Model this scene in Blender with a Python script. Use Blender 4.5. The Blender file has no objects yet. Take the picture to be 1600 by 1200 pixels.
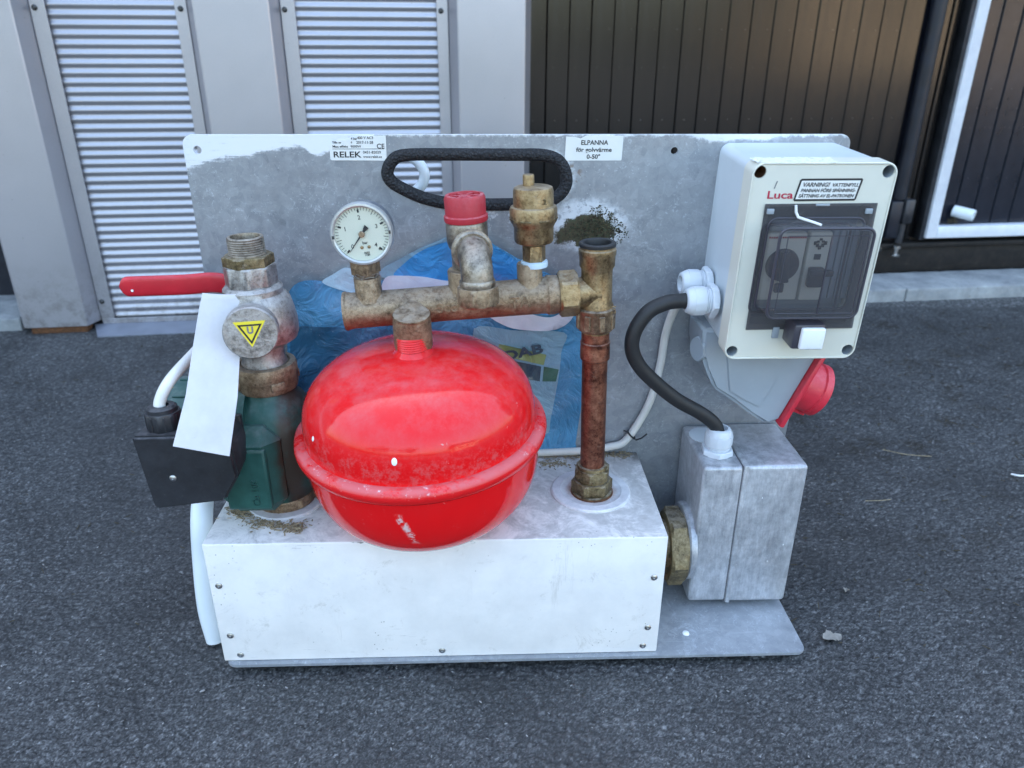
import bpy, bmesh, math, random
import numpy as np
from mathutils import Vector, Matrix, geometry
random.seed(7)
rad = math.radians
S = bpy.context.scene
COL = S.collection
# ------------------------------------------------------------------ camera, sky, sun, exposure
F_PX, PITCH, ROLL, CAM_H = 1180.0, rad(24.16), rad(-0.19), 0.4926
cam_d = bpy.data.cameras.new('camera'); cam = bpy.data.objects.new('camera', cam_d); COL.objects.link(cam)
fw = Vector((0, math.cos(PITCH), -math.sin(PITCH))); rt = Vector((1, 0, 0)); up = rt.cross(fw)
r2 = rt*math.cos(ROLL) - up*math.sin(ROLL); u2 = rt*math.sin(ROLL) + up*math.cos(ROLL)
cam.matrix_world = Matrix(((r2.x, u2.x, -fw.x, 0), (r2.y, u2.y, -fw.y, 0), (r2.z, u2.z, -fw.z, CAM_H), (0, 0, 0, 1)))
cam_d.sensor_width = 36; cam_d.lens = F_PX/1600*36; cam_d.clip_start = 0.02; cam_d.clip_end = 500
cam_d.dof.use_dof = True; cam_d.dof.focus_distance = 0.62; cam_d.dof.aperture_fstop = 9
S.camera = cam
SUN_AZ, SUN_EL = rad(-18), rad(40)          # azimuth from +Y towards +X: the sun stands behind the building
W = bpy.data.worlds.new('World'); S.world = W; W.use_nodes = True
wn = W.node_tree; wn.nodes.clear()
sky = wn.nodes.new('ShaderNodeTexSky'); sky.sky_type = 'NISHITA'; sky.sun_disc = False
sky.sun_elevation = SUN_EL; sky.sun_rotation = SUN_AZ; sky.air_density = 1.5; sky.dust_density = 5; sky.ozone_density = 1.6
bg = wn.nodes.new('ShaderNodeBackground'); bg.inputs[1].default_value = 0.15
wo = wn.nodes.new('ShaderNodeOutputWorld')
wn.links.new(sky.outputs[0], bg.inputs[0]); wn.links.new(bg.outputs[0], wo.inputs[0])
sun_d = bpy.data.lights.new('sun', 'SUN'); sun_d.energy = 3.2; sun_d.angle = rad(0.53); sun_d.color = (1.0, 0.93, 0.82)
sun = bpy.data.objects.new('sun', sun_d); COL.objects.link(sun)
sd = Vector((math.sin(SUN_AZ)*math.cos(SUN_EL), math.cos(SUN_AZ)*math.cos(SUN_EL), math.sin(SUN_EL)))
sun.rotation_euler = sd.to_track_quat('Z', 'Y').to_euler()
S.view_settings.view_transform = 'Standard'; S.view_settings.look = 'None'; S.view_settings.gamma = 1
S.view_settings.exposure = 2.7

# ------------------------------------------------------------------ shader helpers
class NT:
    def __init__(s, name):
        s.m = bpy.data.materials.new(name); s.m.use_nodes = True; s.t = s.m.node_tree
        s.t.nodes.clear(); s.o = s.n('ShaderNodeOutputMaterial'); s.p = s.n('ShaderNodeBsdfPrincipled')
        s.t.links.new(s.p.outputs[0], s.o.inputs[0]); s._c = {}
    def n(s, k): return s.t.nodes.new(k)
    def put(s, sock, v):
        if isinstance(v, bpy.types.NodeSocket): s.t.links.new(v, sock)
        elif isinstance(v, (tuple, list)):
            sock.default_value = (*v, 1) if sock.type == 'RGBA' and len(v) == 3 else v
        elif v is not None: sock.default_value = v
    def coord(s, k='Object'):
        if k not in s._c: s._c[k] = s.n('ShaderNodeTexCoord').outputs[k]
        return s._c[k]
    def scale(s, v, sc):
        m = s.n('ShaderNodeMapping'); s.put(m.inputs[0], v); m.inputs['Scale'].default_value = sc; return m.outputs[0]
    def noise(s, scale, detail=4, rough=.55, vec=None, dist=0):
        n = s.n('ShaderNodeTexNoise'); s.put(n.inputs['Vector'], vec if vec is not None else s.coord())
        n.inputs['Scale'].default_value = scale; n.inputs['Detail'].default_value = detail
        n.inputs['Roughness'].default_value = rough; n.inputs['Distortion'].default_value = dist; return n.outputs[0]
    def voro(s, scale, vec=None, feat='F1', out=0, rnd=1):
        n = s.n('ShaderNodeTexVoronoi'); n.feature = feat; s.put(n.inputs['Vector'], vec if vec is not None else s.coord())
        n.inputs['Scale'].default_value = scale; n.inputs['Randomness'].default_value = rnd; return n.outputs[out]
    def math(s, op, a, b=0, c=None, clamp=False):
        n = s.n('ShaderNodeMath'); n.operation = op; n.use_clamp = clamp
        s.put(n.inputs[0], a); s.put(n.inputs[1], b)
        if c is not None: s.put(n.inputs[2], c)
        return n.outputs[0]
    def step(s, v, lo, hi, a=0., b=1.):
        n = s.n('ShaderNodeMapRange'); n.interpolation_type = 'SMOOTHSTEP'
        s.put(n.inputs[0], v); s.put(n.inputs[1], lo); s.put(n.inputs[2], hi)
        s.put(n.inputs[3], a); s.put(n.inputs[4], b); return n.outputs[0]
    def mix(s, f, a, b):
        n = s.n('ShaderNodeMix'); n.data_type = 'RGBA'; s.put(n.inputs[0], f); s.put(n.inputs[6], a); s.put(n.inputs[7], b); return n.outputs[2]
    def mixf(s, f, a, b):
        n = s.n('ShaderNodeMix'); s.put(n.inputs[0], f); s.put(n.inputs[2], a); s.put(n.inputs[3], b); return n.outputs[0]
    def ramp(s, f, st):
        n = s.n('ShaderNodeValToRGB'); s.put(n.inputs[0], f); e = n.color_ramp.elements
        while len(e) < len(st): e.new(.5)
        for i, (p, c) in enumerate(st):
            e[i].position = p; e[i].color = (*c, 1) if len(c) == 3 else c
        return n.outputs[0]
    def sep(s, v):
        n = s.n('ShaderNodeSeparateXYZ'); s.put(n.inputs[0], v); return n.outputs
    def nz(s):
        g = s.n('ShaderNodeNewGeometry'); return s.sep(g.outputs['Normal'])[2]
    def attr(s, name):
        n = s.n('ShaderNodeAttribute'); n.attribute_name = name; return n.outputs
    def bump(s, h, strength=.3, dist=.001):
        n = s.n('ShaderNodeBump'); s.put(n.inputs['Height'], h); n.inputs['Strength'].default_value = strength
        n.inputs['Distance'].default_value = dist; s.t.links.new(n.outputs[0], s.p.inputs['Normal'])
    def set(s, **k):
        nm = dict(color='Base Color', rough='Roughness', metal='Metallic', spec='Specular IOR Level', coat='Coat Weight',
                  coatr='Coat Roughness', trans='Transmission Weight', ior='IOR', alpha='Alpha', aniso='Anisotropic', sub='Subsurface Weight')
        for a, v in k.items(): s.put(s.p.inputs[nm[a]], v)
        return s

M = {}
def simple(name, col, rough=.5, metal=0, var=.12, sc=60, bump=.0, bsc=300, dust=0., dustcol=(.45, .43, .4), coat=0, spec=.5):
    n = NT(name); k = n.noise(sc, 5, .6)
    lo = tuple(c*(1-var) for c in col); hi = tuple(min(1, c*(1+var)) for c in col)
    c = n.ramp(k, [(.3, lo), (.7, hi)])
    if dust:
        d = n.math('MULTIPLY', n.step(n.noise(sc*3, 6, .7), .35, .75), n.math('MULTIPLY', n.step(n.nz(), -.1, 1.), dust), clamp=True)
        d = n.math('ADD', d, n.math('MULTIPLY', n.step(n.noise(sc*8, 3, .7), .6, .8), dust*.3), clamp=True)
        c = n.mix(d, c, dustcol); n.set(metal=n.math('MULTIPLY', n.math('SUBTRACT', 1, d), metal))
        n.set(rough=n.mixf(d, rough, .85))
    else: n.set(metal=metal, rough=n.step(n.noise(sc*2, 4), .3, .7, max(0, rough-.06), min(1, rough+.08)))
    n.set(color=c, coat=coat, spec=spec)
    if bump: n.bump(n.noise(bsc, 4, .6), bump, .0005)
    M[name] = n.m; return n

# galvanised sheet with white overspray along the edges, scratches and cloudy patina
def galv(name, plate=False, base=False):
    n = NT(name); co = n.coord(); x, y, z = n.sep(co)[:3]
    spang = n.voro(140, out=1); big = n.noise(7, 9, .68); mid = n.noise(110, 8, .75, dist=.6); fine = n.noise(420, 4, .7)
    col = n.ramp(n.math('ADD', n.math('MULTIPLY', big, .55), n.math('MULTIPLY', mid, .45)),
                 [(.34, (.25, .265, .29)), (.5, (.32, .34, .365)), (.66, (.41, .43, .455))])
    g = n.sep(spang)[0]
    col = n.mix(.12, col, n.ramp(g, [(0, (.15, .17, .19)), (1, (.6, .62, .65))]))
    sv = n.scale(co, (260, 260, 14)); sv2 = n.n('ShaderNodeMapping'); n.put(sv2.inputs[0], co)
    sv2.inputs['Rotation'].default_value = (0, .7, .4); sv2.inputs['Scale'].default_value = (22, 300, 340)
    sv3 = n.n('ShaderNodeMapping'); n.put(sv3.inputs[0], co)
    sv3.inputs['Rotation'].default_value = (0, -.9, -.2); sv3.inputs['Scale'].default_value = (26, 300, 300)
    scr = n.math('MAXIMUM', n.step(n.noise(1, 2, .5, sv2.outputs[0]), .66, .72), n.step(n.noise(1, 2, .5, sv3.outputs[0]), .67, .73))
    scr = n.math('MULTIPLY', scr, n.step(n.noise(14, 3), .42, .55))
    fl = n.math('MULTIPLY', n.step(n.voro(300), .16, .05), n.step(n.noise(30, 3), .47, .56))
    col = n.mix(n.math('MULTIPLY', n.math('MAXIMUM', n.math('MULTIPLY', scr, .18), fl), .75), col, (.66, .69, .73))
    wb = n.math('MULTIPLY', n.step(n.noise(55, 9, .78, dist=1.2), .54, .66), n.step(n.noise(12, 4), .4, .62))
    col = n.mix(n.math('MULTIPLY', wb, .6), col, (.58, .62, .67))
    crk = n.math('MULTIPLY', n.step(n.noise(110, 10, .88, dist=2.5), .55, .60), n.step(n.noise(20, 4), .42, .56)); col = n.mix(n.math('MULTIPLY', crk, .7), col, (.62, .67, .73))
    dk = n.step(n.noise(240, 6, .8), .56, .66); col = n.mix(n.math('MULTIPLY', dk, .3), col, (.12, .13, .15))
    rough = n.step(mid, .3, .7, .36, .52); metal = .45 if plate else .35
    if plate:
        # white paint left along the top and the left edge; it has a ragged shape of its own
        rag = n.math('MULTIPLY', n.math('SUBTRACT', n.noise(150, 8, .75), .5), .012)
        wide = n.noise(9, 2, .5, n.scale(co, (1, 0, 0)))
        lim = n.math('SUBTRACT', .417, n.math('MULTIPLY', n.step(x, -.10, -.27, .0008, .021), 1))
        lim2 = n.math('SUBTRACT', lim, n.math('MULTIPLY', n.step(wide, .5, .7), .006))
        lim3 = n.math('SUBTRACT', lim2, n.math('MULTIPLY', n.math('MULTIPLY', n.step(x, -.172, -.158), n.step(x, -.118, -.135)), .009))
        brush = n.math('MULTIPLY', n.math('SUBTRACT', n.noise(1, 7, .8, n.scale(co, (60, 60, 420))), .5), .016)
        p1 = n.step(n.math('ADD', n.math('ADD', z, rag), n.math('MULTIPLY', brush, n.step(x, -.12, -.2))), n.math('SUBTRACT', lim3, .0014), n.math('ADD', lim3, .0014))
        p1 = n.math('MULTIPLY', p1, n.step(n.noise(1, 8, .85, n.scale(co, (45, 45, 500))), .34, .42, .35, 1.))
        lx = n.math('SUBTRACT', x, n.math('MULTIPLY', n.math('SUBTRACT', n.noise(16, 3, .7, n.scale(co, (0, 0, 3))), .42), .018))
        p2 = n.math('MULTIPLY', n.step(lx, -.2655, -.2668), n.step(n.noise(12, 1, .5, n.scale(co, (0, 0, 1))), .40, .42))
        p3 = n.math('MULTIPLY', n.step(n.math('ADD', n.noise(60, 6, .8), n.step(n.noise(9), .4, .7, 0, .12)), .56, .62),
                    n.math('MULTIPLY', n.step(z, .335, .347), n.math('MULTIPLY', n.step(z, .366, .352), n.math('MULTIPLY', n.step(x, -.07, -.05), n.step(x, .05, .03)))))
        # ring of white bloom round the mossy hole and the handle's right end
        def ring(cx, cz, r0, r1, sx=1):
            dx = n.math('MULTIPLY', n.math('SUBTRACT', x, cx), sx); dz = n.math('SUBTRACT', z, cz)
            d = n.math('SQRT', n.math('ADD', n.math('MULTIPLY', dx, dx), n.math('MULTIPLY', dz, dz)))
            d = n.math('ADD', d, n.math('MULTIPLY', n.math('SUBTRACT', n.noise(90, 6, .75), .5), .022))
            return n.step(d, r1, r0)
        p4 = n.math('MULTIPLY', ring(.060, .344, .017, .026, .66), n.step(n.noise(120, 7, .8), .40, .50))
        p5 = n.math('MULTIPLY', n.math('MULTIPLY', ring(.014, .382, .022, .029, .8), n.step(x, .02, .035)), .9)
        pw = n.math('MAXIMUM', n.math('MAXIMUM', p1, p2), n.math('MAXIMUM', n.math('MULTIPLY', p3, .55), n.math('MAXIMUM', n.math('MULTIPLY', p4, .75), n.math('MULTIPLY', p5, n.step(n.noise(110, 7, .8), .38, .5)))), clamp=True)
        # brown-green moss patch on the plate
        mo = ring(.060, .340, .012, .0145, .60)
        mo2 = ring(.042, .336, .006, .010, .8)
        moss = n.math('MAXIMUM', mo, mo2, clamp=True)
        rust = n.math('MULTIPLY', ring(.043, .386, .004, .016, 1), n.step(n.noise(200, 4, .7), .5, .6))
        col = n.mix(pw, col, (.74, .76, .78))
        col = n.mix(n.math('MULTIPLY', rust, .7), col, (.20, .11, .05))
        col = n.mix(moss, col, n.ramp(n.noise(300, 6, .7), [(.3, (.018, .014, .008)), (.5, (.07, .055, .028)), (.62, (.05, .07, .035)), (.8, (.2, .17, .1))]))
        non = n.math('MAXIMUM', pw, moss, clamp=True)
        metal = n.math('MULTIPLY', n.math('SUBTRACT', 1, non), .45); rough = n.mixf(non, rough, .8)
        h = n.math('ADD', n.math('MULTIPLY', pw, .5), n.math('MULTIPLY', moss, n.noise(260, 5, .7)))
        n.bump(n.math('ADD', h, n.math('MULTIPLY', fine, .12)), .55, .0009)
    else:
        n.bump(n.math('ADD', fine, mid), .12, .0005)
    n.set(color=col, rough=rough, metal=metal); M[name] = n.m
galv('galvanised_plate', plate=True); galv('galvanised_base')

def white_box():
    n = NT('white_enamel'); co = n.coord(); x, y, z = n.sep(co)[:3]; nz = n.nz()
    b = n.ramp(n.noise(25, 6, .65), [(.3, (.72, .70, .68)), (.62, (.82, .795, .77))])
    st = n.math('MULTIPLY', n.step(n.noise(34, 9, .82, dist=.5), .56, .68), .42)
    b = n.mix(st, b, (.42, .39, .34))
    vs = n.math('MULTIPLY', n.step(n.noise(1, 6, .75, n.scale(co, (60, 60, 7))), .60, .70), n.step(n.noise(9, 3), .45, .6)); b = n.mix(n.math('MULTIPLY', vs, .38), b, (.40, .38, .34))
    hs_ = n.math('MULTIPLY', n.step(n.noise(1, 4, .7, n.scale(co, (25, 25, 420))), .66, .70), n.step(n.noise(20, 3), .52, .6)); b = n.mix(n.math('MULTIPLY', hs_, .5), b, (.30, .29, .28))
    spk = n.math('MULTIPLY', n.step(n.voro(190), .14, .06), n.step(n.noise(22, 3), .55, .65)); b = n.mix(n.math('MULTIPLY', spk, .7), b, (.12, .1, .08))
    top = n.step(nz, .5, .9)
    grime = n.math('MULTIPLY', top, n.step(n.math('ADD', n.noise(30, 9, .75, dist=.8), n.step(x, -.12, .1, 0, .10)), .44, .66))
    b = n.mix(n.math('MULTIPLY', grime, .6), b, n.ramp(n.noise(150, 5, .7), [(.3, (.16, .155, .15)), (.7, (.36, .36, .36))]))
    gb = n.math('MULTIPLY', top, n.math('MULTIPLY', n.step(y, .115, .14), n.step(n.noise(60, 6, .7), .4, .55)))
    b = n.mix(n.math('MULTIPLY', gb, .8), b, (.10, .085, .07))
    def rust(cx, cy, r, s):
        dx = n.math('SUBTRACT', x, cx); dy = n.math('SUBTRACT', y, cy)
        d = n.math('SQRT', n.math('ADD', n.math('MULTIPLY', dx, dx), n.math('MULTIPLY', dy, dy)))
        return n.math('MULTIPLY', n.step(n.math('ADD', d, n.math('MULTIPLY', n.noise(120, 4), .01)), r, r*.4), s)
    ec = n.math('MULTIPLY', n.step(z, .1145, .1185), n.math('SUBTRACT', 1, top))
    chip = n.math('MULTIPLY', ec, n.step(n.noise(45, 4, .6, n.scale(co, (1, 1, 3))), .62, .66)); b = n.mix(chip, b, (.14, .13, .12))
    n.set(color=b, rough=n.mixf(grime, .42, .75), spec=.4); n.bump(n.math('ADD', n.noise(300, 4), grime), .1, .0005); M['white_enamel'] = n.m
white_box()

def brass(name, c1, c2, c3, metal=.85, rough=.42, lime=.3, bs=.35, red=0.):
    n = NT(name); a = n.math('ADD', n.math('MULTIPLY', n.noise(60, 8, .75, dist=.4), .5), n.math('MULTIPLY', n.noise(260, 8, .8), .5))
    c = n.ramp(a, [(.38, tuple(v*.55 for v in c1)), (.44, c1), (.51, c2), (.60, c3), (.68, tuple(min(1, v*1.35) for v in c3))])
    pit = n.step(n.noise(420, 5, .8), .56, .64); c = n.mix(n.math('MULTIPLY', pit, .55), c, tuple(v*.35 for v in c1))
    if red: c = n.mix(n.math('MULTIPLY', n.math('MULTIPLY', n.step(n.nz(), .1, -.8), red), n.step(n.noise(90, 6, .7), .35, .6)), c, (.24, .085, .045))
    l = n.math('MULTIPLY', n.step(n.noise(190, 9, .85, dist=.6), .56, .63), lime*1.3)
    d = n.math('MULTIPLY', n.step(n.nz(), .3, 1.), n.step(n.noise(130, 8, .8), .40, .60, .08, .60))
    m = n.math('MAXIMUM', l, d, clamp=True)
    c = n.mix(m, c, (.35, .305, .25) if c1[0] > c1[2]*1.35 else (.38, .365, .35))
    n.set(color=c, metal=n.math('MULTIPLY', n.math('SUBTRACT', 1, m), metal), rough=n.mixf(m, n.step(a, .4, .6, rough-.1, rough+.12), .85))
    n.bump(n.math('ADD', n.noise(420, 6, .8), n.math('MULTIPLY', n.noise(110, 6, .7), 1.5)), min(1, bs*1.8), .0007); M[name] = n.m
brass('tarnished_brass', (.17, .115, .07), (.30, .215, .135), (.43, .33, .22), red=.8, metal=.6, lime=.28)
brass('brass', (.22, .145, .075), (.34, .24, .125), (.46, .34, .19), rough=.40, lime=.2, bs=.25)
brass('old_brass_nut', (.10, .075, .04), (.22, .17, .09), (.36, .29, .17), rough=.55)
brass('cast_metal', (.27, .25, .235), (.40, .375, .355), (.52, .50, .48), metal=.75, rough=.4, lime=.15, bs=.3)
brass('nickel_steel', (.19, .155, .12), (.32, .27, .215), (.44, .385, .32), rough=.38, lime=.2, bs=.2)
brass('copper', (.13, .045, .028), (.25, .095, .058), (.36, .16, .10), metal=.8, rough=.42, lime=.16, bs=.15)
def redgloss():
    n = NT('red_enamel'); nz = n.nz(); x, y, z = n.sep(n.coord())[:3]
    a = n.noise(14, 6, .65); streak = n.noise(1, 6, .7, n.scale(n.coord(), (75, 75, 9)))
    dust = n.math('MULTIPLY', n.step(nz, .0, .95), n.step(n.math('ADD', n.math('MULTIPLY', streak, .45), n.math('MULTIPLY', n.noise(40, 7, .7), .55)), .38, .70, .05, .50))
    fine = n.math('MULTIPLY', n.step(n.noise(170, 5, .75), .58, .72), n.step(a, .42, .62, .0, .3))
    d = n.math('MAXIMUM', dust, fine, clamp=True)
    col = n.mix(d, (.74, .006, .008), (.56, .14, .15))
    ch = n.math('MULTIPLY', n.step(n.noise(75, 7, .75, dist=.4), .665, .70), n.step(n.noise(9, 2), .5, .56)); col = n.mix(n.math('MULTIPLY', ch, .8), col, (.62, .42, .40))
    # pale scuff below the rim and grime gathered above the seam
    sx = n.math('ABSOLUTE', n.math('SUBTRACT', n.math('ADD', x, n.math('MULTIPLY', n.math('SUBTRACT', z, .17), .45)), n.math('ADD', -.089, n.math('MULTIPLY', n.noise(60, 4, .7), .012))))
    sc = n.math('MULTIPLY', n.step(sx, .0038, .0008), n.math('MULTIPLY', n.math('MULTIPLY', n.step(z, .152, .160), n.step(z, .184, .180)), n.math('MULTIPLY', n.step(y, .0, -.02), n.step(n.noise(160, 7, .8), .44, .54))))
    col = n.mix(n.math('MULTIPLY', sc, .9), col, (.70, .55, .54))
    gr = n.math('MULTIPLY', n.math('MULTIPLY', n.step(z, .234, .216), n.step(z, .20, .21)), n.step(n.noise(110, 8, .85), .47, .60)); col = n.mix(n.math('MULTIPLY', gr, .28), col, (.48, .22, .22))
    n.set(color=col, rough=n.mixf(d, .085, .26), spec=.36); n.bump(d, .04, .0004); M['red_enamel'] = n.m
    n = NT('rim_red'); nz = n.nz()
    k = n.math('MULTIPLY', n.step(nz, .05, .8), n.step(n.noise(50, 7, .75), .36, .55)); c = n.mix(n.math('MULTIPLY', k, .4), (.70, .008, .010), (.45, .27, .28))
    w = n.math('MULTIPLY', n.step(n.noise(170, 8, .85), .57, .63), n.math('MULTIPLY', n.step(nz, -.2, .6, 0, .9), n.step(n.noise(14, 3), .44, .58))); c = n.mix(w, c, (.72, .55, .55))
    n.set(color=c, rough=n.mixf(k, .2, .7)); n.bump(n.math('ADD', k, w), .2, .0006); M['rim_red'] = n.m
redgloss()
simple('bright_red_paint', (.72, .02, .02), .3, var=.06)
simple('red_cap_plastic', (.42, .022, .035), .5, sc=90, dust=.6, dustcol=(.55, .30, .32), bump=.1)
simple('red_socket_plastic', (.60, .028, .05), .38, sc=50, dust=.25, dustcol=(.7, .35, .38))
simple('red_lever_vinyl', (.52, .012, .025), .35, sc=40, dust=.2, dustcol=(.6, .25, .28))
def pump_green():
    n = NT('pump_green'); a = n.noise(35, 6, .7); x, y, z = n.sep(n.coord())[:3]
    c = n.ramp(a, [(.3, (.010, .050, .042)), (.6, (.022, .092, .078)), (.8, (.04, .13, .11))])
    # brown water run down the casting
    dx = n.math('ABSOLUTE', n.math('SUBTRACT', n.math('ADD', x, n.math('MULTIPLY', n.noise(40, 4), .012)), -.177))
    run = n.math('MULTIPLY', n.step(dx, .011, .004), n.step(n.noise(45, 5, .7), .3, .5)); c = n.mix(n.math('MULTIPLY', run, .9), c, (.040, .018, .010))
    d = n.math('MULTIPLY', n.step(n.nz(), .1, 1.), n.step(n.noise(100, 6, .7), .4, .7, .1, .5)); c = n.mix(d, c, (.22, .25, .24))
    n.set(color=c, rough=n.mixf(d, .42, .8), spec=.4); n.bump(n.noise(160, 6, .7), .35, .0008); M['pump_green'] = n.m
pump_green()
simple('black_plastic', (.018, .019, .023), .42, sc=60, var=.4, dust=.55, dustcol=(.16, .15, .15), bump=.3, bsc=260)
simple('black_rubber', (.014, .014, .015), .55, sc=90, var=.2, dust=.15, dustcol=(.1, .1, .1), bump=.1)
def braid():
    n = NT('woven_trim'); v = n.voro(520, feat='F1'); c = n.ramp(v, [(0, (.030, .030, .034)), (.6, (.008, .008, .01))])
    sp = n.step(n.noise(500, 3, .8), .66, .72); c = n.mix(n.math('MULTIPLY', sp, .35), c, (.3, .3, .3))
    n.set(color=c, rough=.75); n.bump(v, .9, .0012); M['woven_trim'] = n.m
braid()
simple('grey_plastic', (.30, .34, .38), .42, sc=30, var=.05, dust=.22, dustcol=(.55, .56, .58))
simple('pale_grey_plastic', (.56, .62, .66), .38, sc=30, var=.03, dust=.12, dustcol=(.7, .7, .7))
simple('ivory_plastic', (.66, .655, .57), .40, sc=40, var=.03, bump=.02)
simple('gland_plastic', (.60, .64, .68), .4, sc=30, var=.03)
simple('white_tube_plastic', (.72, .77, .80), .35, sc=20, var=.03)
simple('cable_white', (.66, .65, .61), .45, sc=50, var=.08)
simple('white_plastic', (.82, .84, .86), .3, sc=20, var=.02)
def collar():
    n = NT('collar_white'); x, y, z = n.sep(n.coord())[:3]; out = None
    for cx, cy, k in ((.065, .074, 1), (-.200, .068, .8)):
        dx = n.math('SUBTRACT', x, cx); dy = n.math('SUBTRACT', y, cy); d = n.math('SQRT', n.math('ADD', n.math('MULTIPLY', dx, dx), n.math('MULTIPLY', dy, dy)))
        d = n.math('ADD', d, n.math('MULTIPLY', n.math('SUBTRACT', n.noise(110, 7, .8), .5), .012)); v = n.math('MULTIPLY', n.step(d, .0245, .017), k); out = v if out is None else n.math('MAXIMUM', out, v)
    c = n.ramp(n.noise(60, 7, .75), [(.35, (.52, .52, .54)), (.6, (.70, .70, .72))]); c = n.mix(n.math('MULTIPLY', out, .8), c, (.30, .15, .08))
    n.set(color=c, rough=.45); M['collar_white'] = n.m
collar()
simple('dark_screw', (.10, .10, .10), .45, 1, var=.3, sc=300)
simple('steel_screw', (.50, .50, .50), .32, 1, var=.2, sc=300)
simple('smoked_detail', (.05, .045, .055), .4)
simple('dark_steel', (.06, .062, .07), .42, .7, sc=30, var=.3)
simple('hinge_black', (.012, .014, .022), .4, .2, sc=30, var=.3)
simple('jb_gasket', (.10, .10, .11), .6)
simple('black_print', (.02, .02, .022), .5, var=0)
simple('grey_print', (.17, .17, .18), .5, var=0)
simple('red_print', (.42, .01, .05), .5, var=0)
simple('label_white', (.74, .75, .73), .42, var=.03, sc=80)
simple('label_yellow', (.80, .66, .04), .4, var=.05)
simple('dial_cream', (.62, .64, .53), .45, var=.02)
simple('bezel_steel', (.50, .51, .50), .35, .6, sc=200, var=.06)
simple('gauge_case', (.13, .145, .17), .42, .3, sc=90, dust=.4, dustcol=(.3, .31, .33))
simple('ptfe_tape', (.55, .68, .76), .6, var=.05)
simple('rust', (.12, .05, .02), .85, sc=200, var=.5, bump=.4)
simple('straw', (.30, .24, .15), .8, sc=400, var=.5)
simple('leaf_brown', (.055, .042, .022), .8, sc=300, var=.5)
simple('pale_leaf', (.26, .24, .21), .8, sc=300, var=.2)
n = NT('moss'); n.set(color=n.ramp(n.noise(170, 5, .8), [(.32, (.012, .009, .006)), (.46, (.045, .034, .016)), (.54, (.035, .05, .028)), (.62, (.13, .10, .045)), (.72, (.30, .26, .18))]), rough=.9); M['moss'] = n.m
simple('sill_zinc', (.24, .255, .30), .45, .3, sc=40, var=.15)
simple('grit', (.22, .215, .21), .8, sc=60, var=.8)
simple('white_paint_blob', (.82, .83, .84), .4, var=.02)
simple('hemp', (.16, .08, .04), .8, sc=400, var=.5)
def alu_box():
    n = NT('die_cast_aluminium'); co = n.coord()
    br = n.noise(1, 8, .82, n.scale(co, (260, 260, 50))); big = n.noise(60, 8, .75)
    c = n.ramp(n.math('ADD', n.math('MULTIPLY', br, .5), n.math('MULTIPLY', big, .5)), [(.38, (.27, .28, .30)), (.5, (.42, .43, .455)), (.62, (.60, .615, .64))])
    w = n.math('MULTIPLY', n.step(n.noise(200, 9, .85), .57, .64), .55); c = n.mix(w, c, (.6, .62, .66))
    dd = n.math('MULTIPLY', n.step(n.nz(), .5, 1), n.step(n.noise(60, 6, .7), .45, .65, 0, .45)); c = n.mix(dd, c, (.55, .56, .60))
    n.set(color=c, metal=.4, rough=n.step(br, .3, .7, .33, .48)); n.bump(n.noise(330, 5, .8), .3, .0007); M['die_cast_aluminium'] = n.m
alu_box()
def smoked():
    n = NT('smoked_plastic'); t = n.n('ShaderNodeBsdfTransparent'); t.inputs[0].default_value = (.72, .715, .74, 1)
    n.set(color=(.115, .112, .118), rough=.12, spec=.6)
    m = n.n('ShaderNodeMixShader'); sc = n.step(n.noise(160, 6, .8, dist=.5), .62, .70)
    n.put(m.inputs[0], n.math('ADD', .40, n.math('MULTIPLY', sc, .25)))
    n.t.links.new(t.outputs[0], m.inputs[1]); n.t.links.new(n.p.outputs[0], m.inputs[2]); n.t.links.new(m.outputs[0], n.o.inputs[0]); M['smoked_plastic'] = n.m
    n = NT('smoked_edge'); n.set(color=(.055, .052, .066), rough=.3); M['smoked_edge'] = n.m
    n = NT('clear_pane'); t = n.n('ShaderNodeBsdfTransparent'); g = n.n('ShaderNodeBsdfGlossy'); g.inputs['Roughness'].default_value = .05
    f = n.n('ShaderNodeFresnel'); f.inputs[0].default_value = 1.45; m = n.n('ShaderNodeMixShader'); n.t.links.new(f.outputs[0], m.inputs[0])
    n.t.links.new(t.outputs[0], m.inputs[1]); n.t.links.new(g.outputs[0], m.inputs[2]); n.t.links.new(m.outputs[0], n.o.inputs[0]); M['clear_pane'] = n.m
smoked()
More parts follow.
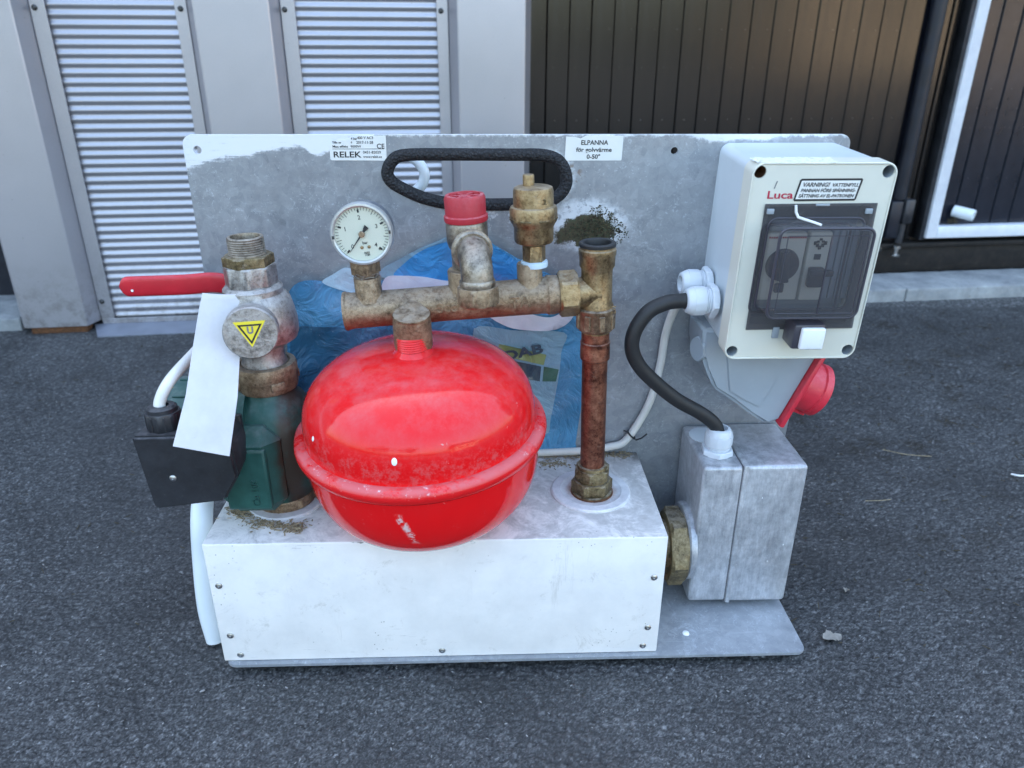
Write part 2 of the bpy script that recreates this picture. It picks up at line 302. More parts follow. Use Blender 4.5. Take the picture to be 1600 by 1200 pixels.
def films():
    def film(name, c1, c2, rough=.3, sc=14, wr=0.35):
        n = NT(name); k = n.noise(sc, 5, .6, dist=1.); c = n.ramp(k, [(.3, c1), (.7, c2)])
        sp = n.math('MULTIPLY', n.step(n.voro(260), .12, .05), n.step(n.noise(30), .5, .58)); c = n.mix(n.math('MULTIPLY', sp, .6), c, (.6, .65, .7))
        n.set(color=c, rough=rough, coat=.8, coatr=.1); n.bump(n.noise(30, 5, .6, dist=1.8), wr, .008); M[name] = n.m
    film('blue_film', (.035, .17, .33), (.11, .36, .60), rough=.25, sc=10, wr=.8); film('bright_blue_film', (.02, .21, .52), (.05, .33, .70), wr=.6); film('navy_film', (.02, .10, .20), (.06, .20, .34), wr=.7)
    film('haze_blue_film', (.16, .30, .40), (.27, .43, .53), wr=.5); film('sky_paper', (.40, .60, .72), (.52, .70, .80)); film('white_page', (.55, .55, .66), (.76, .76, .82), .5, 20, .2)
    film('print_dark', (.02, .04, .07), (.05, .08, .10), .4, 120); film('print_yellow', (.22, .27, .10), (.30, .36, .14), .4); film('print_green', (.03, .11, .07), (.05, .15, .10), .4)
    n = NT('tag_paper'); k = n.noise(45, 6, .65); c = n.ramp(k, [(.3, (.47, .455, .46)), (.6, (.54, .525, .53))])
    sm = n.math('MULTIPLY', n.step(n.noise(70, 7, .75, dist=1), .63, .70), n.step(n.noise(14, 2), .48, .58)); c = n.mix(n.math('MULTIPLY', sm, .7), c, (.2, .18, .16))
    n.set(color=c, rough=.5); n.bump(n.noise(60, 4), .1, .001); M['tag_paper'] = n.m
films()
# wall metals, concrete, asphalt
def wall_mats():
    n = NT('silver_paint'); k = n.noise(3, 4, .6); f = n.noise(500, 2, .7)
    c = n.ramp(n.math('ADD', n.math('MULTIPLY', k, .7), n.math('MULTIPLY', f, .3)), [(.35, (.39, .38, .405)), (.65, (.47, .455, .485))])
    sp = n.math('MULTIPLY', n.step(n.voro(40), .06, .03), 1); c = n.mix(n.math('MULTIPLY', sp, .4), c, (.2, .18, .15))
    x, y, z = n.sep(n.coord())[:3]
    spl = n.math('MULTIPLY', n.step(z, .16, .0), n.step(n.noise(45, 8, .8), .44, .62)); c = n.mix(n.math('MULTIPLY', spl, .6), c, (.20, .18, .16))
    n.set(color=c, metal=.7, rough=.40); n.bump(n.math('ADD', f, n.math('MULTIPLY', n.noise(2.5, 3), 8)), .05, .0008); M['silver_paint'] = n.m
    n = NT('brown_black_metal'); x, y, z = n.sep(n.coord())[:3]
    k = n.noise(1, 5, .6, n.scale(n.coord(), (40, 40, 4))); c = n.ramp(k, [(.3, (.0035, .003, .003)), (.7, (.008, .007, .0065))])
    sw = n.math('MULTIPLY', n.step(n.noise(6, 8, .75, dist=2.5), .54, .66), .35); c = n.mix(sw, c, (.014, .013, .012))
    sp = n.step(n.voro(45), .06, .03); c = n.mix(n.math('MULTIPLY', sp, .4), c, (.3, .28, .25))
    n.set(color=c, metal=0, spec=.5, rough=n.step(k, .3, .7, .13, .20)); n.bump(n.noise(2, 3, .5, n.scale(n.coord(), (6, 6, 2))), .12, .003); M['brown_black_metal'] = n.m
    n = NT('door_black'); c = n.ramp(n.noise(20, 5), [(.3, (.008, .010, .016)), (.7, (.018, .020, .028))])
    sp = n.step(n.voro(70), .07, .03); c = n.mix(n.math('MULTIPLY', sp, .5), c, (.3, .3, .32)); n.set(color=c, rough=.2, spec=.4); M['door_black'] = n.m
    n = NT('frame_white'); c = n.ramp(n.noise(30, 6, .7), [(.3, (.62, .64, .70)), (.7, (.76, .78, .82))]); n.set(color=c, rough=.35); M['frame_white'] = n.m
    n = NT('sill_black'); c = n.ramp(n.noise(40, 7, .75), [(.35, (.008, .008, .009)), (.6, (.022, .019, .017)), (.75, (.05, .042, .034))]); n.set(color=c, rough=.6, spec=.2); n.bump(n.noise(80, 5), .3, .002); M['sill_black'] = n.m
    n = NT('concrete'); a = n.noise(18, 8, .7); c = n.ramp(a, [(.3, (.16, .17, .18)), (.5, (.27, .28, .28)), (.7, (.38, .39, .39))])
    p = n.math('MULTIPLY', n.step(n.voro(90), .16, .08), n.step(n.noise(12), .5, .6)); c = n.mix(n.math('MULTIPLY', p, .8), c, (.05, .05, .04)); n.set(color=c, rough=.85); n.bump(n.noise(160, 6, .7), .5, .002); M['concrete'] = n.m
    n = NT('asphalt'); tone = n.attr('tone')
    nz = n.noise(2.2, 5, .6, n.coord()); base = n.ramp(tone[2], [(0, (.006, .006, .006)), (.25, (.020, .020, .020)), (.5, (.055, .055, .055)), (.75, (.115, .115, .114)), (.92, (.21, .21, .21)), (1, (.60, .60, .59))])
    f = n.noise(520, 5, .8); base = n.mix(.40, base, n.ramp(f, [(.40, (.004, .004, .004)), (.50, (.055, .055, .056)), (.58, (.14, .14, .14)), (.68, (.42, .42, .41))]))
    x, y, z = n.sep(n.coord())[:3]
    mo = n.math('MULTIPLY', n.step(n.noise(14, 7, .75), .52, .66), n.math('MULTIPLY', n.step(y, .45, 1.0, .15, 1.0), n.step(x, -.3, .45, .3, 1)), clamp=True)
    mo = n.math('MULTIPLY', mo, n.step(tone[2], .85, .4))
    base = n.mix(mo, base, (.022, .016, .008)); base = n.mix(n.step(n.noise(3.5, 7, .7), .42, .62, 0, .42), base, (.022, .021, .021))
    n.set(color=base, rough=n.step(f, .3, .7, .50, .78), spec=.5); n.bump(f, .6, .0007); M['asphalt'] = n.m
    n = NT('asphalt_far'); f = n.math('ADD', n.math('MULTIPLY', n.noise(300, 5, .8), .6), n.math('MULTIPLY', n.voro(190), .4)); c = n.ramp(f, [(.36, (.010, .010, .010)), (.46, (.040, .040, .040)), (.54, (.085, .085, .084)), (.66, (.20, .20, .20))]); n.set(color=c, rough=.7); n.bump(f, .5, .0015); M['asphalt_far'] = n.m
    simple('tan_render', (.42, .34, .25), .8, sc=6); simple('roof_dark', (.06, .05, .05), .7, sc=6); simple('bark', (.08, .06, .045), .9, sc=20)
    simple('foliage', (.035, .055, .022), .8, sc=3, var=.5); simple('glass_dark', (.03, .035, .04), .1, sc=3)
wall_mats()

# ------------------------------------------------------------------ mesh helpers (millimetres in, metres out)
def link(name, me, mat=None, parent=None, mx=None):
    o = bpy.data.objects.new(name, me); COL.objects.link(o)
    if mat: me.materials.append(M[mat])
    if parent: o.parent = parent
    if mx is not None: o.matrix_basis = mx
    return o
def finish(name, bm, mat, parent=None, mx=None, smooth=35, sc=.001):
    bmesh.ops.recalc_face_normals(bm, faces=bm.faces)
    if smooth:
        a = math.radians(smooth)
        for f in bm.faces: f.smooth = True
        for e in bm.edges:
            e.smooth = len(e.link_faces) == 2 and e.calc_face_angle(0) < a
    me = bpy.data.meshes.new(name); bm.to_mesh(me); bm.free()
    if sc != 1: me.transform(Matrix.Scale(sc, 4))
    return link(name, me, mat, parent, mx)
def add_box(bm, x0, x1, y0, y1, z0, z1, bev=0, seg=2, mx=None):
    r = bmesh.ops.create_cube(bm, size=1)['verts']
    for v in r: v.co = Vector((x0+(v.co.x+.5)*(x1-x0), y0+(v.co.y+.5)*(y1-y0), z0+(v.co.z+.5)*(z1-z0)))
    if bev:
        es = list({e for v in r for e in v.link_edges})
        o = bmesh.ops.bevel(bm, geom=es, offset=bev, segments=seg, affect='EDGES', profile=.5); r = list({v for f in o['faces'] for v in f.verts} | {v for v in r if v.is_valid})
    if mx is not None: bmesh.ops.transform(bm, matrix=mx, verts=r)
    return r
def frame_of(o, d, ref=None):
    d = Vector(d).normalized(); ref = Vector(ref) if ref else (Vector((0, 0, 1)) if abs(d.z) < .9 else Vector((1, 0, 0)))
    a = (ref - d*ref.dot(d)).normalized(); b = d.cross(a)
    return Matrix(((a.x, b.x, d.x, o[0]), (a.y, b.y, d.y, o[1]), (a.z, b.z, d.z, o[2]), (0, 0, 0, 1)))
def add_lathe(bm, prof, mx=Matrix(), seg=40, rfun=None, cap=True):
    rings = []
    for r, z in prof:
        ring = []
        for i in range(seg):
            a = 2*math.pi*i/seg; rr = r*(rfun(a, z) if rfun else 1)
            ring.append(bm.verts.new(mx @ Vector((rr*math.cos(a), rr*math.sin(a), z))))
        rings.append(ring)
    for a, b in zip(rings, rings[1:]):
        for i in range(seg):
            j = (i+1) % seg; bm.faces.new((a[i], a[j], b[j], b[i]))
    if cap:
        if prof[0][0] > 1e-6: bm.faces.new(rings[0][::-1])
        if prof[-1][0] > 1e-6: bm.faces.new(rings[-1])
    return rings
def lathe(name, prof, mat, parent, o=(0, 0, 0), d=(0, 0, 1), seg=40, mx=None, ref=None, cap=True, smooth=35):
    bm = bmesh.new(); add_lathe(bm, prof, frame_of(o, d, ref), seg, cap=cap)
    bmesh.ops.remove_doubles(bm, verts=bm.verts, dist=1e-5)
    return finish(name, bm, mat, parent, mx, smooth)
def add_hex(bm, mx, r, z0, z1, ch=1., sides=6, rot=0):   # r = across flats / 2, corners rounded off at both ends
    R_ = r/math.cos(math.pi/sides)
    def prof(a):                                  # support shape: polygon
        a = (a-rot) % (2*math.pi/sides); return math.cos(math.pi/sides)/math.cos(a-math.pi/sides)
    N = 48; rings = []
    for (k, z) in ((0, z0), (1, z0+ch), (1, z1-ch), (0, z1)):
        ring = []
        for i in range(N):
            a = 2*math.pi*i/N; rr = R_*prof(a)
            if k == 0: rr = min(rr, r*1.01) - ch*.15
            ring.append(bm.verts.new(mx @ Vector((rr*math.cos(a), rr*math.sin(a), z))))
        rings.append(ring)
    for a, b in zip(rings, rings[1:]):
        for i in range(N): j = (i+1) % N; bm.faces.new((a[i], a[j], b[j], b[i]))
    bm.faces.new(rings[0][::-1]); bm.faces.new(rings[-1])
def hexnut(name, mat, parent, o, d, r, h, ch=1., sides=6, rot=0, mx=None, ref=None):
    bm = bmesh.new(); add_hex(bm, frame_of(o, d, ref), r, 0, h, ch, sides, rot); return finish(name, bm, mat, parent, mx, 22)
def catmull(pts, n=12):
    P = [Vector(p) for p in pts]; P = [2*P[0]-P[1]] + P + [2*P[-1]-P[-2]]; out = []
    for i in range(1, len(P)-2):
        for k in range(n):
            t = k/n; a, b, c, d = P[i-1], P[i], P[i+1], P[i+2]
            out.append(.5*((2*b)+(c-a)*t+(2*a-5*b+4*c-d)*t*t+(3*b-a-3*c+d)*t**3))
    out.append(P[-2]); return out
def add_tube(bm, pts, r, seg=16, closed=False, cap=True, ry=None):
    n = len(pts); T = []
    for i in range(n):
        a = pts[(i-1) % n] if closed or i > 0 else pts[i]; b = pts[(i+1) % n] if closed or i < n-1 else pts[i]
        T.append((b-a).normalized())
    u = T[0].orthogonal().normalized(); rings = []
    for i in range(n):
        u = (u - T[i]*u.dot(T[i])).normalized(); v = T[i].cross(u); rr = r(i/(n-1)) if callable(r) else r
        rings.append([bm.verts.new(pts[i]+(u*math.cos(2*math.pi*k/seg)+v*math.sin(2*math.pi*k/seg))*rr) for k in range(seg)])
    prs = list(zip(rings, rings[1:])) + ([(rings[-1], rings[0])] if closed else [])
    for a, b in prs:
        for k in range(seg): j = (k+1) % seg; bm.faces.new((a[k], a[j], b[j], b[k]))
    if cap and not closed: bm.faces.new(rings[0][::-1]); bm.faces.new(rings[-1])
def tube(name, pts, r, mat, parent, seg=16, n=12, closed=False, mx=None, cap=True):
    bm = bmesh.new(); P = catmull(pts, n) if not closed else [Vector(p) for p in pts]
    add_tube(bm, P, r, seg, closed, cap); return finish(name, bm, mat, parent, mx, 50)
def rrect(x0, x1, z0, z1, r, n=6):
    out = []
    for cx, cz, a0 in ((x1-r, z1-r, 0), (x0+r, z1-r, 90), (x0+r, z0+r, 180), (x1-r, z0+r, 270)):
        for i in range(n+1):
            a = rad(a0+90*i/n); out.append((cx+r*math.cos(a), cz+r*math.sin(a)))
    return out
def circ(cx, cz, r, n=24): return [(cx+r*math.cos(2*math.pi*i/n), cz+r*math.sin(2*math.pi*i/n)) for i in range(n)]
def inside(p, poly):
    x, y = p; c = False; j = len(poly)-1
    for i in range(len(poly)):
        a, b = poly[i], poly[j]
        if (a[1] > y) != (b[1] > y) and x < (b[0]-a[0])*(y-a[1])/(b[1]-a[1])+a[0]: c = not c
        j = i
    return c
def plate_bm(outer, holes=(), y0=0, y1=1, grid=0, yf=None):
    """flat outline in x,z (with holes) given depth along y; yf bends it"""
    loops = [outer]+list(holes); co = []; ed = []
    for lp in loops:
        k = len(co); co += [Vector(p) for p in lp]; ed += [(k+i, k+(i+1) % len(lp)) for i in range(len(lp))]
    if grid:
        xs = [p[0] for p in outer]; zs = [p[1] for p in outer]; x = min(xs)+grid/2
        while x < max(xs):
            z = min(zs)+grid/2
            while z < max(zs):
                if inside((x, z), outer) and not any(inside((x, z), h) for h in holes): co.append(Vector((x+random.uniform(-.2, .2)*grid, z+random.uniform(-.2, .2)*grid)))
                z += grid
            x += grid
    V, E, Fc, *_ = geometry.delaunay_2d_cdt(co, ed, [], 1, 1e-5)
    Fc = [f for f in Fc if not any(inside(tuple(sum((V[i] for i in f), Vector((0, 0)))/len(f)), h) for h in holes)]
    bm = bmesh.new(); g = (lambda p: yf(p[0], p[1])) if yf else (lambda p: 0)
    A = [bm.verts.new((v[0], y0+g(v), v[1])) for v in V]; B = [bm.verts.new((v[0], y1+g(v), v[1])) for v in V]
    ec = {}
    for f in Fc:
        bm.faces.new([A[i] for i in f]); bm.faces.new([B[i] for i in reversed(f)])
        for a, b in zip(f, list(f[1:])+[f[0]]): ec[(a, b)] = 1
    for a, b in ec:
        if (b, a) not in ec: bm.faces.new((A[b], A[a], B[a], B[b]))
    return bm
def plate(name, outer, mat, parent, y0, y1, holes=(), grid=0, yf=None, mx=None, bev=0, smooth=35):
    bm = plate_bm(outer, holes, y0, y1, grid, yf)
    if bev:
        bmesh.ops.recalc_face_normals(bm, faces=bm.faces)
        es = [e for e in bm.edges if len(e.link_faces) == 2 and e.calc_face_angle(0) > 1.0]
        bmesh.ops.bevel(bm, geom=es, offset=bev, segments=2, affect='EDGES', clamp_overlap=True)
    return finish(name, bm, mat, parent, mx, smooth)
def text_mesh(s, size, depth=.15, align='LEFT', sx=1., shear=0, bold=0, space=1.):
    c = bpy.data.curves.new('t', 'FONT'); c.body = s; c.size = size; c.align_x = align; c.extrude = depth; c.offset = bold; c.shear = shear; c.space_character = space
    c.resolution_u = 3
    o = bpy.data.objects.new('t', c); COL.objects.link(o); dg = bpy.context.evaluated_depsgraph_get()
    me = bpy.data.meshes.new_from_object(o.evaluated_get(dg)); bpy.data.objects.remove(o); bpy.data.curves.remove(c)
    if sx != 1: me.transform(Matrix.Diagonal((sx, 1, 1, 1)))
    me.materials.clear(); return me
RX = Matrix.Rotation(rad(90), 4, 'X')   # text plane -> facing -y
def lettering(name, lines, mat, parent, y, mx=None):
    """lines: (string, x, z, size, opts). Written on the x,z plane at depth y, read from -y."""
    bm = bmesh.new()
    for (s, x, z, size, kw) in lines:
        kw = dict(kw); rot = kw.pop('rot', 0)
        w_ = kw.pop('w', None); me = text_mesh(s, size, kw.pop('depth', .12), **kw)
        if w_:
            xs = [v.co.x for v in me.vertices]; me.transform(Matrix.Diagonal((w_/(max(xs)-min(xs)), 1, 1, 1)))
        me.transform(Matrix.Translation((x, y, z)) @ Matrix.Rotation(rad(-rot), 4, 'Y') @ RX); bm.from_mesh(me); bpy.data.meshes.remove(me)
    me = bpy.data.meshes.new(name); bm.to_mesh(me); bm.free(); me.transform(Matrix.Scale(.001, 4)); return link(name, me, mat, parent, mx)
def copyto(o, mx, parent=None):
    c = o.copy(); COL.objects.link(c); c.parent = parent or o.parent; c.matrix_basis = mx; return c
def empty(name, label, cat, loc=(0, 0, 0), rz=0):
    o = bpy.data.objects.new(name, None); COL.objects.link(o); o.location = loc; o.rotation_euler = (0, 0, rz); o['label'] = label; o['category'] = cat; o.empty_display_size = .05; return o
def tag(o, label=None, cat=None, group=None, kind=None):
    for k, v in (('label', label), ('category', cat), ('group', group), ('kind', kind)):
        if v: o[k] = v
    return o
T3 = lambda x, y, z: Matrix.Translation((x*.001, y*.001, z*.001))

# ------------------------------------------------------------------ GROUND
def asphalt_ground():
    nu, ys = 980, [.25]
    while ys[-1] < 1.50: ys.append(ys[-1]+.00105+.00075*(ys[-1]-.25))
    ys = np.array(ys); hw = .30+.76*ys; t = np.linspace(-1, 1, nu)
    X = hw[:, None]*t[None, :]; Y = np.repeat(ys[:, None], nu, 1)
    rng = np.random.default_rng(3); TB = rng.random((512, 512, 5)); ht = np.zeros_like(X); tone = np.zeros_like(X)
    def layer(cell, lo, hi, amp, seed):
        gx, gy = X/cell+seed, Y/cell+seed*2; ix, iy = np.floor(gx).astype(int), np.floor(gy).astype(int)
        best = np.full(X.shape, 9.); hh = np.zeros_like(X); tt = np.zeros_like(X)
        for dx in (-1, 0, 1):
            for dy in (-1, 0, 1):
                r = TB[(ix+dx) % 512, (iy+dy) % 512]
                px, py = ix+dx+.15+.7*r[..., 0]-gx, iy+dy+.15+.7*r[..., 1]-gy
                a = r[..., 2]*6.28; ca, sa = np.cos(a), np.sin(a); e = .75+.5*r[..., 4]
                d = (np.abs(px*ca+py*sa)**2.6*e + np.abs(-px*sa+py*ca)**2.6/e)**(1/2.6); d = d/(lo+(hi-lo)*r[..., 3])
                m = d < best; best = np.where(m, d, best); hh = np.where(m, r[..., 3]*.6+r[..., 2]*.4, hh); tt = np.where(m, r[..., 4]*.5+((r[..., 2]*7.3) % 1)*.5, tt)
        dome = np.clip(1-best**3, 0, 1)**.6
        return dome*(.45+.75*hh)*amp, tt, best
    h1, t1, b1 = layer(.0048, .40, .66, .0015, 3.1); h2, t2, b2 = layer(.0021, .4, .62, .0009, 11.7)
    big = h1 > h2+.0003; ht = np.maximum(h1, h2)
    ht += .0006*np.sin(X*31+2*np.sin(Y*17))*np.sin(Y*23+X*9)+rng.normal(0, .00022, X.shape)
    tt = np.where(big, t1, t2*.9); tone = np.clip(np.where(ht < .00045, tt*.22, .12+.78*tt**1.15), 0, 1)  # low spots darker: bitumen between stones, with crevice shade put into the tone
    tone = np.clip(tone+rng.normal(0, .27, X.shape), 0, .93); r = rng.random(X.shape); spark = (~big & (t2 > .93) & (ht > .0005)) | (big & (t1 > .985)) | (r > .991); tone = np.where(spark, .92+.08*r, tone)
    ex = np.minimum(np.minimum(np.arange(len(ys))[:, None], len(ys)-1-np.arange(len(ys))[:, None]), np.minimum(np.arange(nu)[None, :], nu-1-np.arange(nu)[None, :]))
    ht = ht*np.clip(ex/12, 0, 1)
    n = len(ys)*nu; co = np.stack([X, Y, ht-.0012], -1).reshape(-1, 3); co_edge = ex.reshape(-1) == 0; co[co_edge, 2] = -.0012
    # outer sheet: four far corners
    far = np.array([(-150, -250, -.0012), (150, -250, -.0012), (150, 80, -.0012), (-150, 80, -.0012)]); co = np.vstack([co, far])
    i, j = np.meshgrid(np.arange(len(ys)-1), np.arange(nu-1), indexing='ij'); a = (i*nu+j).reshape(-1)
    q = np.stack([a, a+1, a+nu+1, a+nu], -1); c0, c1, c2, c3 = 0, nu-1, n-1, n-nu
    o = np.array([(n, n+1, c1, c0), (n+1, n+2, c2, c1), (n+2, n+3, c3, c2), (n+3, n, c0, c3)]); q = np.vstack([q, o])
    me = bpy.data.meshes.new('ground'); me.vertices.add(len(co)); me.vertices.foreach_set('co', co.astype(np.float32).ravel())
    me.loops.add(q.size); me.loops.foreach_set('vertex_index', q.astype(np.int32).ravel()); me.polygons.add(len(q))
    me.polygons.foreach_set('loop_start', np.arange(0, q.size, 4, dtype=np.int32)); me.polygons.foreach_set('loop_total', np.full(len(q), 4, np.int32))
    mi = np.zeros(len(q), np.int32); mi[-4:] = 1; me.polygons.foreach_set('material_index', mi)
    at = me.attributes.new('tone', 'FLOAT', 'POINT'); tv = np.concatenate([tone.reshape(-1), [.5]*4]).astype(np.float32); at.data.foreach_set('value', tv)
    me.update(calc_edges=True); me.polygons.foreach_set('use_smooth', np.ones(len(q), bool))
    o = link('ground', me, 'asphalt'); me.materials.append(M['asphalt_far']); tag(o, 'dark grey asphalt yard with fine pale grit', kind='structure')
asphalt_ground()

# ------------------------------------------------------------------ WALL (frame: u along the wall, v back, z up; origin on the ground line)
WM = Matrix.Translation((0, 1.427, 0)) @ Matrix.Rotation(rad(7.4), 4, 'Z')
def wempty(name, label, cat, u=0):
    o = empty(name, label, cat); o.matrix_world = WM @ T3(u, 0, 0); return o
TOPZ = 3100
wall = wempty('metal_clad_wall', 'silver grey metal cladding wall with two corrugated sheets between smooth raised panels', 'wall')
def pan(name, prof, z0, z1, mat='silver_paint', parent=wall, thick=None):
    bm = bmesh.new(); A = [bm.verts.new((u, v, z0)) for u, v in prof]; B = [bm.verts.new((u, v, z1)) for u, v in prof]
    for i in range(len(prof)-1): bm.faces.new((A[i], A[i+1], B[i+1], B[i]))
    return finish(name, bm, mat, parent, smooth=0)
def raised(u0, u1, ul, ur, z0=14):      # flat face u0..u1 at v=0, returns going back to ul / ur at v=35, hem at the foot
    bm = bmesh.new(); prof = [(ul, 36), (u0-1.2, 1.0), (u0+1.2, 0), (u1-1.2, 0), (u1+1.2, 1.0), (ur, 36)]
    A = [bm.verts.new((u, v, z0)) for u, v in prof]; B = [bm.verts.new((u, v, TOPZ)) for u, v in prof]
    for i in range(len(prof)-1): bm.faces.new((A[i], A[i+1], B[i+1], B[i]))
    C_ = [bm.verts.new((u, v+1.5 if 0 < i < 5 else v, z0)) for i, (u, v) in enumerate(prof)]
    bm.faces.new((A[1], A[2], A[3], A[4], A[5], A[0]))
    return finish('raised_panel', bm, 'silver_paint', wall, smooth=0)
raised(-905, -797, -925, -783); raised(-521, -403, -539, -389); raised(-94, 20, -109, 36)
for u0, u1 in ((-783, -539), (-389, -109)):
    # side flanges
    fl = 24
    for a, b in ((u0, u0+fl), (u1-fl+4, u1)):
        bm = bmesh.new(); add_box(bm, a+.5, b, 33, 36.5, 10, TOPZ, .8); finish('edge_flashing', bm, 'silver_paint', wall, smooth=0)
    # corrugated sheet: waves run horizontally, pitch 14.8 mm
    bm = bmesh.new(); ua, ub = u0+fl-2, u1-fl+6; P = 14.8; prev = None; z = 12
    zz = []
    while z < 700: zz.append(z); z += P/12
    while z < TOPZ: zz.append(z); z += P/4
    for z in zz:
        ph = (z/P) % 1; v = 41 - 1.25*math.sin(2*math.pi*ph)
        r = (bm.verts.new((ua, v, z)), bm.verts.new((ub, v, z)))
        if prev: bm.faces.new((prev[0], prev[1], r[1], r[0]))
        prev = r
    finish('corrugated_sheet', bm, 'silver_paint', wall, smooth=80)
    # foot trim and sloping drip sill
    bm = bmesh.new(); add_box(bm, u0+2, u1-2, 32.5, 35, 6, 16, .5); finish('foot_trim', bm, 'silver_paint', wall, smooth=0)
    bm = bmesh.new(); P_ = [(u0-14, 34, 6), (u1+4, 34, 6), (u1-6, -24, 1.5), (u0+10, -24, 1.5)]
    A = [bm.verts.new(p) for p in P_]; B = [bm.verts.new((p[0], p[1], p[2]-3)) for p in P_]; bm.faces.new(A); bm.faces.new(B[::-1])
    for i in range(4): bm.faces.new((A[i], B[i], B[(i+1) % 4], A[(i+1) % 4]))
    finish('drip_sill', bm, 'sill_zinc', wall, smooth=0)
# rusty foot rails under the raised panels
for a, b in ((-898, -800), (-518, -406), (-90, 16)):
    bm = bmesh.new(); add_box(bm, a, b, 6, 34, 0, 13, 1); finish('rusty_foot_rail', bm, 'rust', wall)
bm = bmesh.new(); add_box(bm, -926, 34, 50, 90, 0, TOPZ, 0); tag(finish('wall_core', bm, 'hinge_black', wall, smooth=0))
# screws
bm = bmesh.new(); add_lathe(bm, [(4.6, 0), (4.6, -1), (3.6, -1.4), (3.4, -3.6), (2.4, -4.6), (1.6, -4.6), (1.4, -3.4), (0, -3.4)], frame_of((0, 0, 0), (0, 1, 0)), 16, cap=False)
for f in bm.faces: pass
sc0 = finish('screw', bm, 'dark_screw', wall); first = True
for u in (-775, -549, -382, -121):
    for z in (546, 50, 1050, 1550, 2050, 2550):
        m = T3(u, 33, z)
        if first: sc0.matrix_basis = m; first = False
        else: copyto(sc0, m)
# garage: dark vertical boards
gar = wempty('dark_metal_gate', 'dark brown black gate of narrow vertical metal boards with a black hinge post', 'gate')
joints = [38, 82, 126, 168, 212.5, 257, 302, 347.5, 392, 439.5, 485, 530.5, 576.5, 621, 665, 711, 756, 799, 846]
j0 = None
for i in range(len(joints)-1):
    w = joints[i+1]-joints[i]
    bm = bmesh.new(); g = 1.6
    k_ = 1.4 if i % 2 else .7; pr = [(0, 9), (0, 1.8), (k_, .4), (k_+.9, 0), (w-2.0, 0), (w-1.3, .3), (w-.8, 1.6), (w-.8, 9)]
    A = [bm.verts.new((u, v, 96)) for u, v in pr]; B = [bm.verts.new((u, v, TOPZ)) for u, v in pr]
    for k in range(len(pr)-1): bm.faces.new((A[k], A[k+1], B[k+1], B[k]))
    bm.faces.new(A); 
    o = finish('board', bm, 'brown_black_metal', gar, T3(joints[i], 140, 0) @ Matrix.Rotation(rad(random.uniform(-.25, .25)), 4, 'Z'), 0)
bm = bmesh.new(); add_box(bm, 30, 1680, 152, 170, 30, TOPZ); finish('backing', bm, 'hinge_black', gar, smooth=0)
# hinge post and hinge
bm = bmesh.new(); add_lathe(bm, [(15, 190), (15, TOPZ)], Matrix.Translation((866, 132, 0)), 24); finish('hinge_post', bm, 'hinge_black', gar)
bm = bmesh.new(); add_box(bm, 838, 866, 108, 138, 108, 188, 3); finish('hinge_leaf', bm, 'hinge_black', gar)
bm = bmesh.new(); add_box(bm, 868, 890, 104, 138, 140, 192, 3); add_lathe(bm, [(9, 96), (9, 139)], Matrix.Translation((876, 118, 0)), 20); finish('hinge_knuckle', bm, 'dark_steel', gar)
bm = bmesh.new(); add_lathe(bm, [(9, 0), (9, 3), (4.2, 3.5), (4.2, 16), (8, 16.5), (8, 22)], Matrix.Translation((868, 106, 70)), 18); finish('hinge_bolt', bm, 'steel_screw', gar)
bm = bmesh.new(); add_box(bm, 815, 838, 112, 128, 78, 88, 2); add_lathe(bm, [(5, 0), (5, 14)], frame_of((826, 126, 84), (0, -1, 0)), 12); finish('hinge_nut', bm, 'dark_screw', gar)
# side door with white frame
door = wempty('framed_door', 'black board door with a white metal frame at the right edge', 'door')
for a, b in ((885, 903), (904.5, 922), (967, 1012), (1013.5, 1058), (1059.5, 1104), (1105.5, 1150), (1151.5, 1196), (1197.5, 1242), (1243.5, 1290), (1291.5, 1336), (1337.5, 1382), (1383.5, 1428), (1429.5, 1474), (1475.5, 1520), (1521.5, 1566), (1567.5, 1612), (1613.5, 1660)):
    bm = bmesh.new(); w = b-a; pr = [(0, 9), (0, 2.4), (1.2, .3), (2.6, 0), (w-3, 0), (w-1.4, .3), (w, 2.4), (w, 9)]
    A = [bm.verts.new((u, v, 96)) for u, v in pr]; B = [bm.verts.new((u, v, TOPZ)) for u, v in pr]
    for k in range(len(pr)-1): bm.faces.new((A[k], A[k+1], B[k+1], B[k]))
    bm.faces.new(A); finish('board', bm, 'door_black' if a > 960 else 'brown_black_metal', door, T3(a, 140, 0), 0)
bm = bmesh.new(); add_box(bm, 937, 962, 112, 139, 104.5, TOPZ, 2.5); add_box(bm, 962.4, 1662, 113, 138, 104, 130, 2.5)
finish('frame', bm, 'frame_white', door)
bm = bmesh.new(); add_box(bm, 926, 936, 118, 146, 100, TOPZ, 1.5); finish('frame_seal', bm, 'dark_steel', door)
pipe_stub = wempty('plastic_pipe_stub', 'short white plastic pipe stub sticking out of the black door above the white frame', 'pipe')
lathe('pipe_wall', [(12.5, 0), (12.5, 42), (11.8, 43), (7.6, 43), (7.2, 40), (7.2, 0)], 'white_tube_plastic', pipe_stub, (1006, 136, 160), (.62, -.74, -.12), 32)
bm = bmesh.new()
for k in range(30):
    p = Vector((1004+random.uniform(-9, 8), 128+random.uniform(-6, 6), 140+random.uniform(-6, 5))); add_box(bm, p.x-2, p.x+2, p.y-1, p.y+1, p.z-1.5, p.z+1.5, 0, 1, Matrix.Translation(p)@Matrix.Rotation(random.uniform(0, 3), 4, (1, .5, .3))@Matrix.Translation(-p))
finish('moss_tuft', bm, 'leaf_brown', pipe_stub)
tag(pipe_stub)
